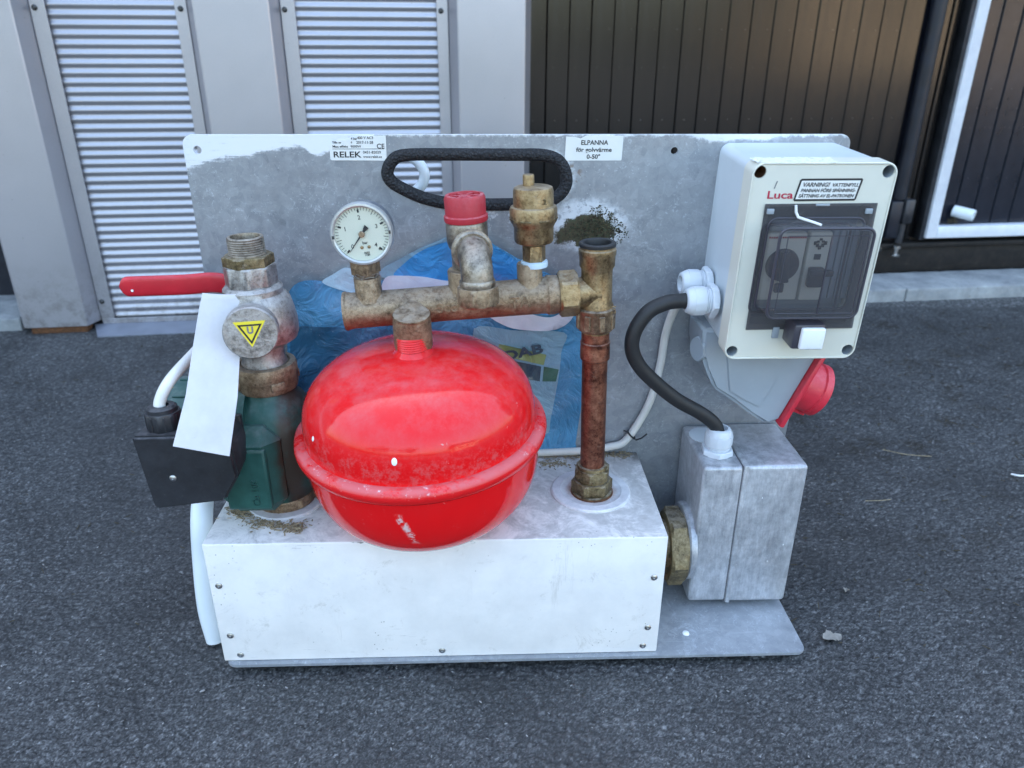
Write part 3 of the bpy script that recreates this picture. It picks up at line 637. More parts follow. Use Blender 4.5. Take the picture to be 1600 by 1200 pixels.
# threshold and kerb
thr = bmesh.new(); add_box(thr, 60, 1690, 116, 150, 84, 94, 1.5); add_box(thr, 60, 1690, 124, 150, 27, 83.5, 1); tag(finish('threshold', thr, 'sill_black', None, WM.copy()), 'black metal threshold under the dark gate', kind='structure')
def kerb(u0, u1, v0, v1, h):
    bm = bmesh.new(); add_box(bm, u0, u1, v0, v1, -30, h, 4, 3)
    es = [e for e in bm.edges if abs(e.verts[0].co.x-e.verts[1].co.x) > 200]
    bmesh.ops.subdivide_edges(bm, edges=es, cuts=60, use_grid_fill=True)
    for v in bm.verts:
        v.co.y += random.uniform(-.6, .6); v.co.z += random.uniform(-.7, .5)
    return bm
tag(finish('kerb', kerb(60, 840, 2, 124, 27), 'concrete', None, WM.copy()), 'pale concrete kerb along the foot of the dark gate', kind='structure')
tag(finish('kerb', kerb(842, 1700, 1, 124, 26), 'concrete', None, WM.copy()), 'pale concrete kerb below the framed door', kind='structure')
tag(finish('kerb', kerb(-1700, -926, 30, 190, 24), 'concrete', None, WM.copy()), 'pale concrete kerb left of the silver wall', kind='structure')
bm = bmesh.new(); add_box(bm, -2600, -927, 190, 230, 0, TOPZ); o = finish('dark_recess_wall', bm, 'hinge_black', None, WM.copy()); tag(o, 'dark wall in the recess at the left edge beyond the silver cladding', 'wall')
bm = bmesh.new(); add_box(bm, -9000, 9000, 231, 5200, 0, TOPZ-40, 0); add_box(bm, -9200, 9200, 60, 5400, TOPZ-38, TOPZ+60, 0); o = finish('building', bm, 'roof_dark', None, WM.copy(), smooth=0); tag(o, 'dark building body behind the silver and black wall', 'building')

# ------------------------------------------------------------------ beyond the camera: sunlit yard surroundings seen in the reflections
bld = empty('rendered_house', 'sunlit tan rendered house across the yard', 'house', (18.5, -15, 0))
bm = bmesh.new(); add_box(bm, -7000, 7000, -4000, 0, 0, 3300); finish('wall', bm, 'tan_render', bld, smooth=0)
bm = bmesh.new(); A = [bm.verts.new(p) for p in ((-7400, -4300, 3300), (7400, -4300, 3300), (7400, 400, 3300), (-7400, 400, 3300), (-7400, -2000, 5200), (7400, -2000, 5200))]
for f in ((0, 1, 5, 4), (2, 3, 4, 5), (0, 4, 3), (1, 2, 5), (0, 3, 2, 1)): bm.faces.new([A[i] for i in f])
finish('roof', bm, 'roof_dark', bld, smooth=0)
for x in (-5000, -2000, 1200, 4200):
    bm = bmesh.new(); add_box(bm, x, x+1300, 2, 40, 1000, 2200, 10); finish('window', bm, 'glass_dark', bld)
def tree(x, y, h, r, label):
    t = empty('broadleaf_tree', label, 'tree', (x, y, 0))
    bm = bmesh.new(); add_tube(bm, [Vector(p) for p in ((0, 0, 0), (40, 20, h*300), (0, 0, h*700))], lambda k: 180*(1-.6*k), 10)
    for i in range(7):
        a = i*.9; add_tube(bm, [Vector((20, 10, h*(300+40*i))), Vector((math.cos(a)*r*400, math.sin(a)*r*400, h*(480+50*i)))], 60, 6)
    finish('trunk', bm, 'bark', t)
    rng = random.Random(x*7+y); bm = bmesh.new(); cl = [(rng.gauss(0, r*.45), rng.gauss(0, r*.45), h*(.68+rng.gauss(0, .12)), rng.uniform(.25, .5)*r) for _ in range(22)]
    for k in range(2600):
        c = rng.choice(cl); d = Vector((rng.gauss(0, 1), rng.gauss(0, 1), rng.gauss(0, .8))).normalized()*c[3]*rng.random()**.4
        p = (Vector(c[:3])+d)*1000; s = rng.uniform(60, 150); q = Matrix.Rotation(rng.uniform(0, 6), 3, Vector((rng.gauss(0, 1), rng.gauss(0, 1), rng.gauss(0, 1))).normalized())
        bm.faces.new([bm.verts.new(p+q@Vector(v)*s) for v in ((-1, 0, 0), (0, -.6, 0), (1, 0, 0), (0, .6, 0))])
    finish('crown', bm, 'foliage', t, smooth=0)
tree(-1.2, -15, 5.5, 2.2, 'broadleaf tree standing alone across the yard'); tree(-9, -17, 6.5, 3, 'larger broadleaf tree at the left of the yard')
tree(-15, -20, 7, 3.4, 'tall broadleaf tree farthest left across the yard')
def hedge():
    rng = random.Random(5); bm = bmesh.new()
    for k in range(9000):
        x = rng.uniform(-40, 3); hh = 1.6+.5*math.sin(x*.9)+.4*math.sin(x*2.3); p = Vector((x, -22+rng.gauss(0, .5), hh*rng.random()**.6))*1000; s = rng.uniform(80, 180)
        q = Matrix.Rotation(rng.uniform(0, 6), 3, Vector((rng.gauss(0, 1), rng.gauss(0, 1), rng.gauss(0, 1))).normalized())
        bm.faces.new([bm.verts.new(p+q@Vector(v)*s) for v in ((-1, 0, 0), (0, -.6, 0), (1, 0, 0), (0, .6, 0))])
    tag(finish('hedge', bm, 'foliage', smooth=0), 'long green hedge at the far side of the yard', kind='stuff')
hedge()
#@@UNIT
# ------------------------------------------------------------------ THE HEATER UNIT (millimetres; x right, y back, z up from the base plate)
H = empty('electric_boiler_unit', 'electric floor heating boiler on galvanised plate with red expansion vessel and grey control box', 'boiler', (.0075, .4951, .012), rad(1.99))
MP = Matrix.Translation((0, .1506, 0)) @ Matrix.Rotation(math.atan(.0539), 4, 'X')
MPmm = Matrix.Translation((0, 150.6, 0)) @ Matrix.Rotation(math.atan(.0539), 4, 'X')
def P3(a, b, c): return MPmm @ Vector((a+.021*c, b, c))      # plate coordinates -> unit coordinates

# base plate
FL = Matrix.Rotation(rad(-90), 4, 'X')
base = plate('base_plate', rrect(-250, 250, 0, 150, 9), 'galvanised_base', H, 0, 3, mx=FL, bev=.7)
for x in (-163, 0, 163):  # feet broadened into a black filler so the gap shows a contact shadow
    bm = bmesh.new(); add_box(bm, x-79, x+79, 10, 138, -13, -3.2, 1); finish('gap_shade_foot', bm, 'black_rubber', base, FL.inverted())
lathe('rivet', [(3.2, 0), (3.0, .8), (1.6, 1.5), (0, 1.6)], 'white_paint_blob', base, (150, 26, .1), seg=14, mx=FL.inverted())
# back plate with the carrying slot and two holes
def closed(pts, n=6):
    P = [Vector((p[0], 0, p[1])) for p in pts]; k = len(P); out = []
    for i in range(k):
        a, b, c, d = P[i-1], P[i], P[(i+1) % k], P[(i+2) % k]
        for j in range(n):
            t = j/n; out.append(.5*((2*b)+(c-a)*t+(2*a-5*b+4*c-d)*t*t+(3*b-a-3*c+d)*t**3))
    return out
slot = [(-111.7, 388.0), (-107.7, 396.5), (-97.4, 401.4), (-62.9, 401.9), (-12.1, 401.6), (12.5, 401.3), (25.5, 396.8), (31.8, 386.7), (32.3, 376.5), (25.5, 367.6), (11.0, 362.5), (-42.6, 361.6), (-63.4, 362.8), (-84.2, 367.5), (-102.0, 375.8), (-109.5, 381.4)]
sl = closed(slot)
backp = plate('back_plate', rrect(-269.8, 259.6, 0, 417, 8), 'galvanised_plate', H, 0, 2.5,
              holes=[[(p.x, p.z) for p in sl], circ(-259, 405.5, 3.2, 14), circ(118, 404.5, 2.9, 14)], mx=MP)
tube('handle_trim', [(p.x, 1.2, p.z) for p in sl], 5.1, 'woven_trim', backp, 14, closed=True, mx=None)
# moss lumps in the corroded patch
bm = bmesh.new(); rng = random.Random(2)
patch = [(33, 336), (40, 345), (49, 352), (55, 359), (63, 361), (71, 357), (78, 348), (86, 343), (88, 334), (80, 328), (70, 331), (60, 329), (50, 332), (42, 330)]
k = 0
while k < 900:
    x, z = rng.uniform(32, 89), rng.uniform(327, 362)
    if not inside((x, z), patch): continue
    k += 1; dp = abs(z-343)/20+abs(x-62)/40; s = rng.uniform(.35, 1.15)
    q = Matrix.Translation((x, .6-rng.random()*1.9*max(.15, 1-dp), z)) @ Matrix.Rotation(rng.uniform(0, 6), 4, (rng.random(), rng.random(), rng.random()+.1)) @ Matrix.Diagonal((s*rng.uniform(.8, 1.8), s*.5, s*.8, 1))
    bmesh.ops.create_icosphere(bm, subdivisions=1, radius=1, matrix=q)
for v in bm.verts: v.co += Vector((rng.uniform(-.25, .25), rng.uniform(-.15, .15), rng.uniform(-.25, .25)))
mo = finish('moss', bm, 'moss', backp); mo['kind'] = 'stuff'
# white oblong drips of paint on the left edge
# labels on the plate
rl = plate('rating_label', [(-156, 398.5), (-155, 397.5), (-112.5, 397.2), (-111.5, 398.2), (-111.5, 416.3), (-134, 416.6), (-136.5, 414), (-146, 412.8), (-152, 410.5), (-156, 409.4)], 'label_white', backp, -.35, -.05, mx=None)
lettering('rating_text', [('RELEK', -153.6, 399.8, 6.4, dict(bold=.11, w=21.8)), ('0451-82029', -130.0, 402.7, 2.9, dict(w=14, bold=.02)), ('www.relek.se', -130.0, 399.4, 2.6, dict(w=14.8, bold=.03)),
    ('Max effekt', -153.6, 407.3, 2.5, dict(w=12, bold=.03)), ('9000W', -139.4, 407.3, 2.5, dict(w=8.2, bold=.03)), ('Tillv nr', -153.6, 410.4, 2.4, dict(w=7.2, bold=.03)), ('4', -139.2, 410.4, 2.6, {}), ('2017-11-28', -134.8, 410.2, 3.0, dict(w=13.2, bold=.03)),
    ('4 bar', -138.8, 413.2, 2.6, dict(w=5, bold=.03)), ('400 V AC3', -133.8, 413.8, 2.7, dict(w=12.4, bold=.03)), ('CE', -119.0, 406.6, 5.2, dict(w=6, bold=.06))], 'black_print', backp, -.4)
bm = bmesh.new(); add_box(bm, -153.8, -113.5, -.5, -.36, 406.1, 406.4); finish('label_rule', bm, 'black_print', backp)
plate('title_label', [(30.2, 397.8), (31, 397), (75.3, 397), (76, 397.8), (76, 416), (46, 416.2), (42, 414), (37.5, 415.2), (30.4, 415.6)], 'label_white', backp, -.35, -.05, mx=None)
lettering('title_text', [('ELPANNA', 53.2, 409.3, 5.0, dict(align='CENTER', w=21.5, bold=.09)), ('för golvvärme', 53.2, 403.9, 4.7, dict(align='CENTER', w=28.5, bold=.09)), ('0-50°', 53.2, 398.5, 4.7, dict(align='CENTER', w=10.8, bold=.11))], 'black_print', backp, -.4)
# cover box
cb = bmesh.new(); add_box(cb, -252, 119, 4.4, 143, .3, 120.7, 1.2, 3); cover = finish('cover_box', cb, 'white_enamel', H)
def screwhead(r=2.6): return [(r, 0), (r*.96, .6), (r*.55, 1.3), (r*.3, 1.35), (r*.28, .6), (0, .6)]
s0 = lathe('screw', screwhead(2.9), 'steel_screw', cover, (0, 0, 0), (0, -1, 0), 16)
sp = [(-244.4, 80.4), (-242.9, 28.3), (-237.4, 7.1), (-66.5, 7.1), (106.5, 7.6), (109.2, 27.7), (110.5, 80.4)]
for i, (x, z) in enumerate(sp):
    if i == 0: s0.matrix_basis = T3(x, 4.4, z)
    else: copyto(s0, T3(x, 4.4, z))
for (x, y, r) in ((-200, 68, 33), (65, 74, 35)):
    lathe('pipe_collar', [(r, 0), (r, 1.2), (r-1.2, 2.2), (r-8, 2.6), (r-9, 1.9), (18, 1.6), (14, 3.0), (0, 3.0)], 'collar_white', cover, (x, y, 120.7), seg=64)
# dry plant litter lying on the box (debris: stuff)
bm = bmesh.new(); rng = random.Random(9)
def bit(x, y, z, l, w, h):
    m = Matrix.Translation((x, y, z)) @ Matrix.Rotation(rng.uniform(0, 3.14), 4, 'Z') @ Matrix.Rotation(rng.gauss(0, .3), 4, 'X')
    add_box(bm, -l/2, l/2, -w/2, w/2, -h/2, h/2, mx=m)
for k in range(520):
    c = rng.choice(((-186, 27, 10, 5), (-196, 26, 14, 5), (-222, 44, 14, 8), (-210, 32, 12, 6), (-182, 22, 6, 4), (-235, 50, 7, 5)))
    bit(c[0]+rng.gauss(0, c[2]*.6), c[1]+rng.gauss(0, c[3]*.6), 121.2+abs(rng.gauss(0, .6)), rng.uniform(.8, 5), rng.uniform(.3, 1.1), .4)
for k in range(330):
    bit(rng.uniform(-30, 112), rng.gauss(138, 3), 121.3, rng.uniform(.8, 6), rng.uniform(.3, 1.1), .5)
for k in range(110): bit(35+rng.gauss(0, 10), 122+rng.gauss(0, 4), 121.3, rng.uniform(.8, 4), rng.uniform(.3, 1), .5)
tag(finish('plant_litter', bm, 'straw', None, H.matrix_basis.copy(), smooth=0), 'dry brown bits of straw scattered on top of the white cover box', kind='stuff')

# ---- riser pipe and tee on the right
rd = Vector((-.027, -.009, 1)); r0 = Vector((65.5, 71, 120.7))
def RP(z): return r0+rd*((z-120.7))
def rframe(z): return frame_of(RP(z), rd)
riser = lathe('copper_pipe', [(10.4, 20), (10.4, 136)], 'copper', H, RP(120.7), rd, 40)
lathe('pipe_sleeve', [(10.6, 0), (12.0, 1), (12.0, 11), (11.7, 12.2), (12.0, 13.4), (12.0, 15.2), (11.2, 16), (11.2, 37), (10.5, 38)], 'copper', riser, RP(249), rd, 40)
bm = bmesh.new(); m = rframe(123); add_lathe(bm, [(17.6, -1), (17.6, 1.5), (16.5, 2)], m, 40); add_hex(bm, m, 15.6, 2, 13, 1.2); add_lathe(bm, [(13.2, 13), (13.2, 15)], m, 40); add_hex(bm, m, 14.2, 15, 25, 1.2, 6, .3); add_lathe(bm, [(13.2, 25), (12.6, 27.5), (10.5, 28)], m, 40)
finish('compression_nut', bm, 'old_brass_nut', riser, smooth=28)
lathe('rust_ring', [(17, -1), (18.6, -.8), (18.4, 1.2), (16, 2)], 'rust', riser, RP(122.5), rd, 40)
tee = bmesh.new(); m = rframe(120.7)
add_lathe(tee, [(11.4, 152), (11.6, 168), (13.4, 169), (13.4, 175), (12.2, 177), (12.0, 200), (12.2, 204), (13.6, 206), (13.8, 214), (14.4, 215), (14.4, 219), (13.4, 220), (13.4, 222.5), (10.6, 222.5), (10.6, 196), (0, 196)], m, 44, cap=False)
add_lathe(tee, [(12.3, -2), (12.0, 12), (12.0, 20)], frame_of(RP(306), (-1, -.05, -.09)), 36)
teo = finish('tee_fitting', tee, 'brass', H)
bm = bmesh.new(); R_ = RP(341.6); add_lathe(bm, [(13.3, 0), (14.2, .6), (14.2, 2.6), (13.2, 3.4), (10.8, 3.2), (9.9, 1.6), (10.4, -6)], frame_of(R_, rd), 44, cap=False); finish('rubber_ring', bm, 'black_rubber', teo)
bm = bmesh.new(); m = rframe(274.5)
add_lathe(bm, [(11.3, -1), (13.6, .5), (14.6, 3), (14.6, 15), (15.2, 16), (15.2, 18.2), (12.5, 20)], m, 48, rfun=lambda a, z: 1)
for k in range(8):
    a = k*math.pi/4+.2; add_box(bm, 13.4, 15.8, -2.4, 2.4, 2.5, 15, .5, 1, m @ Matrix.Rotation(a, 4, 'Z'))
finish('union_nut', bm, 'tarnished_brass', teo)
lettering('cast_text', [('1/2', 0, 0, 6, dict(depth=.4, rot=-90))], 'brass', teo, 0, H and (T3(70.5, 56.6, 299) @ Matrix.Rotation(rad(12), 4, 'Z')))

# ---- manifold (own frame: x along it, z up; origin at the tee)
MM = Matrix.Translation((66-4, 70, 306)) @ Matrix.Rotation(rad(3), 4, 'Z') @ Matrix.Rotation(rad(-3.4), 4, 'Y')
def MF(x, y, z): return MM @ Vector((x, y, z))
def MD(x, y, z): return (MM.to_3x3() @ Vector((x, y, z))).normalized()
man = bmesh.new(); AX = frame_of(MF(0, 0, 0), MD(-1, 0, 0), MD(0, 0, 1))
add_lathe(man, [(0, 23), (13, 23), (13.4, 24), (15.4, 36), (15.4, 40), (14.6, 41), (14.2, 44), (13.6, 120), (13.8, 190), (14.3, 192), (14.3, 196), (11.2, 196), (11.2, 150), (0, 150)], AX, 48, cap=False)
def boss(bm, x, y, z0, z1, r, r1=None):
    add_lathe(bm, [(r+1.5, z0), (r+.2, z0+3), (r, z1-1), ((r1 or r)-.6, z1)], frame_of(MF(x, y, 0), MD(0, 0, 1)), 36)
boss(man, -53, 0, 9, 27, 9.6); boss(man, -101, 0, 8, 26, 14.5); boss(man, -176, -1, 8, 26, 10)
add_lathe(man, [(13.6, 6), (14.2, 0), (14.4, -10), (14.4, -21), (13.2, -22), (0, -22)], frame_of(MF(-144.5, -26, -3), (0, -.19, .98)), 44)
add_lathe(man, [(0, 0), (12, 0), (13.4, 3), (14, 5)], frame_of(MF(-144.5, -26, -3), (0, -.19, .98)), 44, cap=False)
add_lathe(man, [(12.6, 0), (13.6, 24)], frame_of(MF(-144.5, -28, -10), MD(0, 1, .25)), 30)
manifold = finish('manifold', man, 'tarnished_brass', H)
for tx_ in (('Sco', -126, -2.5, 10.5, dict(depth=.6, sx=1.1, bold=.15)), ('TA', -70.5, -3.5, 12, dict(depth=.6, sx=1.05, bold=.1))):
    lettering('cast_text', [tx_], 'tarnished_brass', manifold, 0, Matrix.Translation(MM.translation*.001) @ MM.to_3x3().to_4x4() @ T3(0, -13.7, 0))
bm = bmesh.new(); add_hex(bm, frame_of(MF(-16.5, 0, 0), MD(-1, 0, 0), MD(0, 0, 1)), 16.2, 0, 15, 1.6, 6, .2); finish('hex_nut', bm, 'brass', manifold, smooth=22)
lathe('lime_crust', [(11.4, -.4), (14.7, -.4), (15.0, 1.2), (14.4, 2.4), (11.4, 2.4)], 'tarnished_brass', manifold, MF(-196, 0, 0), MD(1, 0, 0), 40)

# ---- pressure gauge
G0 = MF(-173.8, -12, 60.8); gd = Vector((-.015, -1, .01)).normalized(); gup = Vector((-.10, 0, 1)).normalized()
GM = frame_of(G0, gd, gup)           # local x = up, y = left/right, z = towards the viewer
gauge = lathe('pressure_gauge', [(0, -23), (20, -23), (22, -21.5), (22.6, -19), (22.8, -3), (23.6, -2)], 'gauge_case', H, G0, gd, 64, ref=gup, cap=False)
lathe('bezel', [(23.6, -4), (24.2, -3.4), (24.2, 1.5), (23.4, 3.0), (22.0, 3.2), (21.0, 2.2), (20.9, -.5)], 'bezel_steel', gauge, G0, gd, 72, ref=gup, cap=False)
GF = Matrix.Translation(G0*.001) @ Matrix.Rotation(math.atan2(gup.x, gup.z), 4, 'Y') @ Matrix.Rotation(rad(-.8), 4, 'Z')   # dial frame: x right, z up, facing -y
plate('dial', circ(0, 0, 21.2, 64), 'dial_cream', gauge, 0, .6, mx=GF)
bm = bmesh.new()
for i in range(41):
    a = rad(225-i*270/40); L0 = 20.4; L1 = 18.0 if i % 5 else (16.6 if i % 10 else 16.4); w = .16 if i % 5 else (.2 if i % 10 else .75)
    add_box(bm, L1, L0 if i % 10 else 18.9, -.2, 0, -w, w, mx=Matrix.Rotation(-a, 4, 'Y'))
    if i % 10 == 0: add_box(bm, L1, L0, -.2, 0, -.18, .18, mx=Matrix.Rotation(-a, 4, 'Y'))
finish('scale_marks', bm, 'black_print', gauge, GF @ T3(0, -.05, 0), smooth=0)
def num(s, i, r, size, dz=0): a = rad(225-i*270/40); return (s, r*math.cos(a), r*math.sin(a)-size*.35+dz, size, dict(align='CENTER', bold=.05, depth=.06))
lettering('dial_text', [num('0', 0, 12.6, 4.6), num('1', 10, 13.2, 4.6), num('2', 20, 12.8, 4.6), num('3', 30, 13.0, 4.6), num('4', 40, 13.2, 4.6), ('bar', 1.2, -8.0, 3.2, dict(align='CENTER', bold=.08, depth=.06)), ('KL1.6', 13.2, -13.8, 2.0, dict(align='CENTER', bold=.05, depth=.06)), ('0285', 1.4, -15.6, 2.2, dict(align='CENTER', depth=.06, bold=.05)), ('1189', 1.4, -17.4, 2.2, dict(align='CENTER', depth=.06, bold=.05))], 'black_print', gauge, -.1, GF)
bm = bmesh.new(); an = rad(229)
pts = [(-7.6, -1.9), (-7.0, 1.9), (-4.9, 1.6), (-2.4, .75), (0, .7), (17.6, .12), (17.6, -.12), (0, -.7), (-2.4, -.75), (-4.9, -1.6)]; pts = [(-p[0], p[1]) for p in pts]
pm = plate_bm([(p[0]*-1*math.cos(an)-p[1]*math.sin(an), p[0]*-1*math.sin(an)+p[1]*math.cos(an)) for p in pts], (), -1.6, -1.2); finish('pointer', pm, 'black_print', gauge, GF.copy(), smooth=0)
lathe('pointer_hub', [(2.4, 0), (2.4, 1.6), (1.9, 2.0), (0, 2.0)], 'tarnished_brass', gauge, (0, -.6, 0), (0, -1, 0), 24, mx=GF)
for x in (-1.8, 3.8):
    bm = bmesh.new(); add_lathe(bm, [(1.3, 0), (1.3, .5), (.8, .8), (0, .8)], frame_of((x, -.1, -10.4), (0, -1, 0)), 16, cap=False); finish('dial_rivet', bm, 'brass', gauge, GF.copy())
for k in (-1, 1):
    bm = bmesh.new(); add_box(bm, k*21.9-.8, k*21.9+.8, -3.6, -2.0, -1.3, 1.3, .2); finish('bezel_clip', bm, 'dark_screw', gauge, GF.copy())
lathe('gauge_glass', [(21.1, 2.2), (0, 2.2)], 'clear_pane', gauge, G0, gd, 48, cap=False)
bm = bmesh.new(); m = frame_of(MF(-176, -1, 0), MD(.0, 0, 1)); add_hex(bm, m, 8.6, 26, 40, 1, 4, .3); add_lathe(bm, [(7, 24), (7, 40), (7, 44)], m, 24); finish('gauge_stem', bm, 'tarnished_brass', gauge)
bm = bmesh.new(); rng = random.Random(4)
for k in range(4):
    P = [m @ Vector(((9.6+rng.uniform(0, 1.2))*math.cos(a), (9.6+rng.uniform(0, 1.2))*math.sin(a), 26.2+rng.uniform(-1, 1.2)+1.6*math.sin(a+k))) for a in [j*.5+k for j in range(13)]]
    add_tube(bm, P, .3, 5)
finish('hemp_thread', bm, 'nickel_steel', gauge)

for o_ in (gauge,):                      # true dial size is a little smaller: shrink about its centre
    K = Matrix.Translation(G0*.001) @ Matrix.Scale(.935, 4) @ Matrix.Translation(-G0*.001)
    o_.matrix_basis = K @ o_.matrix_basis
# ---- safety valve with red cap
sv = Vector((-36.5, 69, 300)); svd = Vector((-.05, -.02, 1)).normalized(); m = frame_of(sv, svd)
bm = bmesh.new(); add_lathe(bm, [(14.8, 0), (14.8, 10), (13.2, 12), (13.0, 40), (14.6, 43), (15.6, 47), (15.6, 60), (14.5, 62), (0, 62)], m, 44)
ed = Vector((.16, -1, -.02)).normalized(); ec = sv + svd*45
add_lathe(bm, [(12.6, 4), (12.6, 18), (14.4, 19), (14.4, 24), (13.0, 25), (0, 25)], frame_of(ec, ed), 44)
safety = finish('safety_valve', bm, 'nickel_steel', H)
bm = bmesh.new(); add_lathe(bm, [(16.0, 62), (16.4, 63), (16.4, 66), (15.2, 67), (15.0, 79), (14.2, 81), (11.6, 81.2), (11.0, 78.6), (5, 78.4), (4.6, 80.2), (0, 80.2)], m, 60,
    rfun=lambda a, z: 1+(.022 if (int(a/(2*math.pi)*60) % 3 == 0 and 67 < z < 80) else 0))
for k in range(3): add_box(bm, -10.6, 10.6, -1, 1, 78.2, 80.6, .3, 1, m @ Matrix.Rotation(k*math.pi/3, 4, 'Z'))
finish('red_cap', bm, 'red_cap_plastic', safety, smooth=40)
lathe('white_seal', [(13.5, 11.0), (14.9, 11.6), (14.9, 12.4), (13.2, 13)], 'nickel_steel', safety, sv, svd)
# outlet elbow turning down, with compression nut
bm = bmesh.new(); e0 = ec + ed*22; e1 = Vector((-28.0, 22, 342)); down = Vector((.035, -.03, -1)).normalized()
P = []
for k in range(13):
    a = k/12*math.pi/2; c = e0 + ed*6; R0 = 15
    P.append(c + ed*(R0*math.sin(a)) + down*(R0*(1-math.cos(a))))
P = [e0, e0+ed*3] + P; end = P[-1]; P += [end+down*k for k in (2, 5)]
add_tube(bm, P, 11.6, 36); add_lathe(bm, [(12.2, 0), (12.8, 1), (12.8, 4), (12.2, 5)], frame_of(end, down), 40)
elb = finish('outlet_elbow', bm, 'nickel_steel', safety, smooth=50)
bm = bmesh.new(); m2 = frame_of(end, down); add_hex(bm, m2, 14.2, 5, 18, 1.4, 8, .2); add_lathe(bm, [(13.6, 18), (12.5, 19), (10, 19), (10, 12), (0, 12)], m2, 40, cap=False); finish('elbow_nut', bm, 'tarnished_brass', safety, smooth=24)
lathe('outlet_ring', [(12.8, -1.5), (15.2, -1), (15.2, 1.4), (12.8, 2)], 'nickel_steel', safety, e0, ed, 40)

# ---- automatic air vent
av = MF(-50, 0, -3); avd = Vector((-.03, -.01, 1)).normalized(); m = frame_of(av, avd)
bm = bmesh.new(); add_hex(bm, m, 7.8, 31, 44, .8, 6, .1)
add_lathe(bm, [(9.5, 44), (14.2, 46), (14.8, 47.5), (14.8, 57), (16.2, 60), (17.6, 62), (17.8, 64), (17.8, 70.5), (16.9, 72.4), (15.0, 73), (14.9, 83.6), (14.2, 86), (12.8, 86.6), (0, 86.8)], m, 52)
add_lathe(bm, [(4.3, 0), (4.3, 8), (3.9, 8.8), (0, 9)], m @ Matrix.Translation((-3, 5.6, 85.6)), 24)
vent = finish('air_vent', bm, 'brass', H)
lathe('tape_wrap', [(8.4, 26.4), (10.2, 27), (10.5, 29), (10.1, 31), (8, 31.6)], 'ptfe_tape', vent, av, avd, 30)
bm = bmesh.new()
for k in range(8): add_box(bm, 16.2, 17.95, -4.2, 4.2, 63.3, 64.6, .3, 1, m @ Matrix.Rotation(k*math.pi/4+.4, 4, 'Z'))
finish('grip_recess', bm, 'old_brass_nut', vent)
lettering('cast_text', [('2', 0, 0, 5.5, dict(depth=.35, bold=.05))], 'old_brass_nut', vent, 0, T3(av.x+4.2, av.y-15.2, av.z+76) @ Matrix.Rotation(rad(25), 4, 'Z'))

# ---- expansion vessel
VM = Matrix.Translation((-77.6, 39, 206.8)) @ Matrix.Rotation(rad(-2.6), 4, 'Y') @ Matrix.Rotation(rad(3.5), 4, 'X')
def sup(R, Hh, p, n, z0=0, rmin=0):
    out = []
    for i in range(n+1):
        a = math.pi/2*i/n; r = R*math.cos(a)**(2/p) if i < n else 0; z = z0+Hh*math.sin(a)**(2/p); out.append((max(r, rmin), z))
    return out
def vlathe(name, prof, mat, parent, seg=96, smooth=40):
    bm = bmesh.new(); add_lathe(bm, prof, VM, seg, cap=False); bmesh.ops.remove_doubles(bm, verts=bm.verts, dist=1e-4); return finish(name, bm, mat, parent, smooth=smooth)
upr = [(92, -2), (90.9, 1.5), (90.3, 6)] + sup(90.3, 56, 2.5, 40, 8)
vessel = vlathe('expansion_vessel', upr, 'red_enamel', H)
low = [(91.4, 0), (91.7, -4)] + [(r, -z) for r, z in sup(92.2, 78, 2.9, 48, 6)]
vlathe('lower_shell', low, 'red_enamel', vessel)
vlathe('clamp_rim', [(89.4, 4.5), (92, 4.8), (95.6, 4.2), (98, 2.2), (98.9, -1), (98.3, -4.6), (96.1, -7.2), (93.4, -8), (91.4, -7)], 'rim_red', vessel)
vlathe('neck_flange', [(15.5, 60.5), (15.3, 63.6), (12.6, 65.8), (11.6, 67)], 'red_enamel', vessel, 40)
vlathe('threaded_neck', [(11.2, 62)]+[(11.2+(.7 if i % 2 else 0), 65+i*.9) for i in range(14)]+[(10, 78)], 'bright_red_paint', vessel, 40, 60)
bm = bmesh.new(); rng = random.Random(8)
vi = VM.inverted()
for (px, py, r, zz) in ((-10, -90, 2.4, 24), (-77, -57, 1.7, 24)):
    # small white paint dots on the dome: find the surface point along the given heading
    hd = Vector((px, py)).normalized(); prof = upr
    rr = None
    for (ra, za), (rb, zb) in zip(prof, prof[1:]):
        if za <= zz <= zb: rr = ra+(rb-ra)*(zz-za)/(zb-za)
    nrm = Vector((hd.x, hd.y, .35)).normalized(); c = VM @ Vector((hd.x*rr, hd.y*rr, zz)); nn = (VM.to_3x3() @ nrm)
    bm = bmesh.new(); add_lathe(bm, [(r, -.6), (r, .2), (r*.6, .5), (0, .55)], frame_of(c, nn) @ Matrix.Diagonal((1.15, .8, 1, 1)), 16, cap=False); finish('paint_dot', bm, 'white_paint_blob', vessel)

# ---- pump stack on the left
pax = Vector((-.016, .0, 1)).normalized(); p0 = Vector((-200, 67, 120.7))
def PP(z): return p0 + pax*(z-120.7)
def pfr(z, ref=None): return frame_of(PP(z), pax, ref)
bm = bmesh.new(); m = pfr(0, (1, 0, 0)) ; m = frame_of(PP(120.7), pax, (1, 0, 0))
def sq(a, z):
    if z < 18 or z > 104: return 1
    k = min(1, (z-18)/20, (104-z)/16); q = (abs(math.cos(a))**4+abs(math.sin(a))**4)**-.25
    return 1+(q-1)*.55*k
add_lathe(bm, [(23.5, 10), (24.5, 12), (26, 18), (31, 28), (33.5, 44), (33, 72), (30.5, 88), (26, 99), (22.5, 103), (21, 108), (20, 112)], m, 64, rfun=sq)
pump = finish('circulation_pump', bm, 'pump_green', H, smooth=45)
bm = bmesh.new(); add_box(bm, -240, -188, 21, 84, 133, 210, 12, 1); add_box(bm, -232, -197, 19.6, 30, 142, 196, 2.5, 2); finish('casting_boss', bm, 'pump_green', pump, smooth=20)
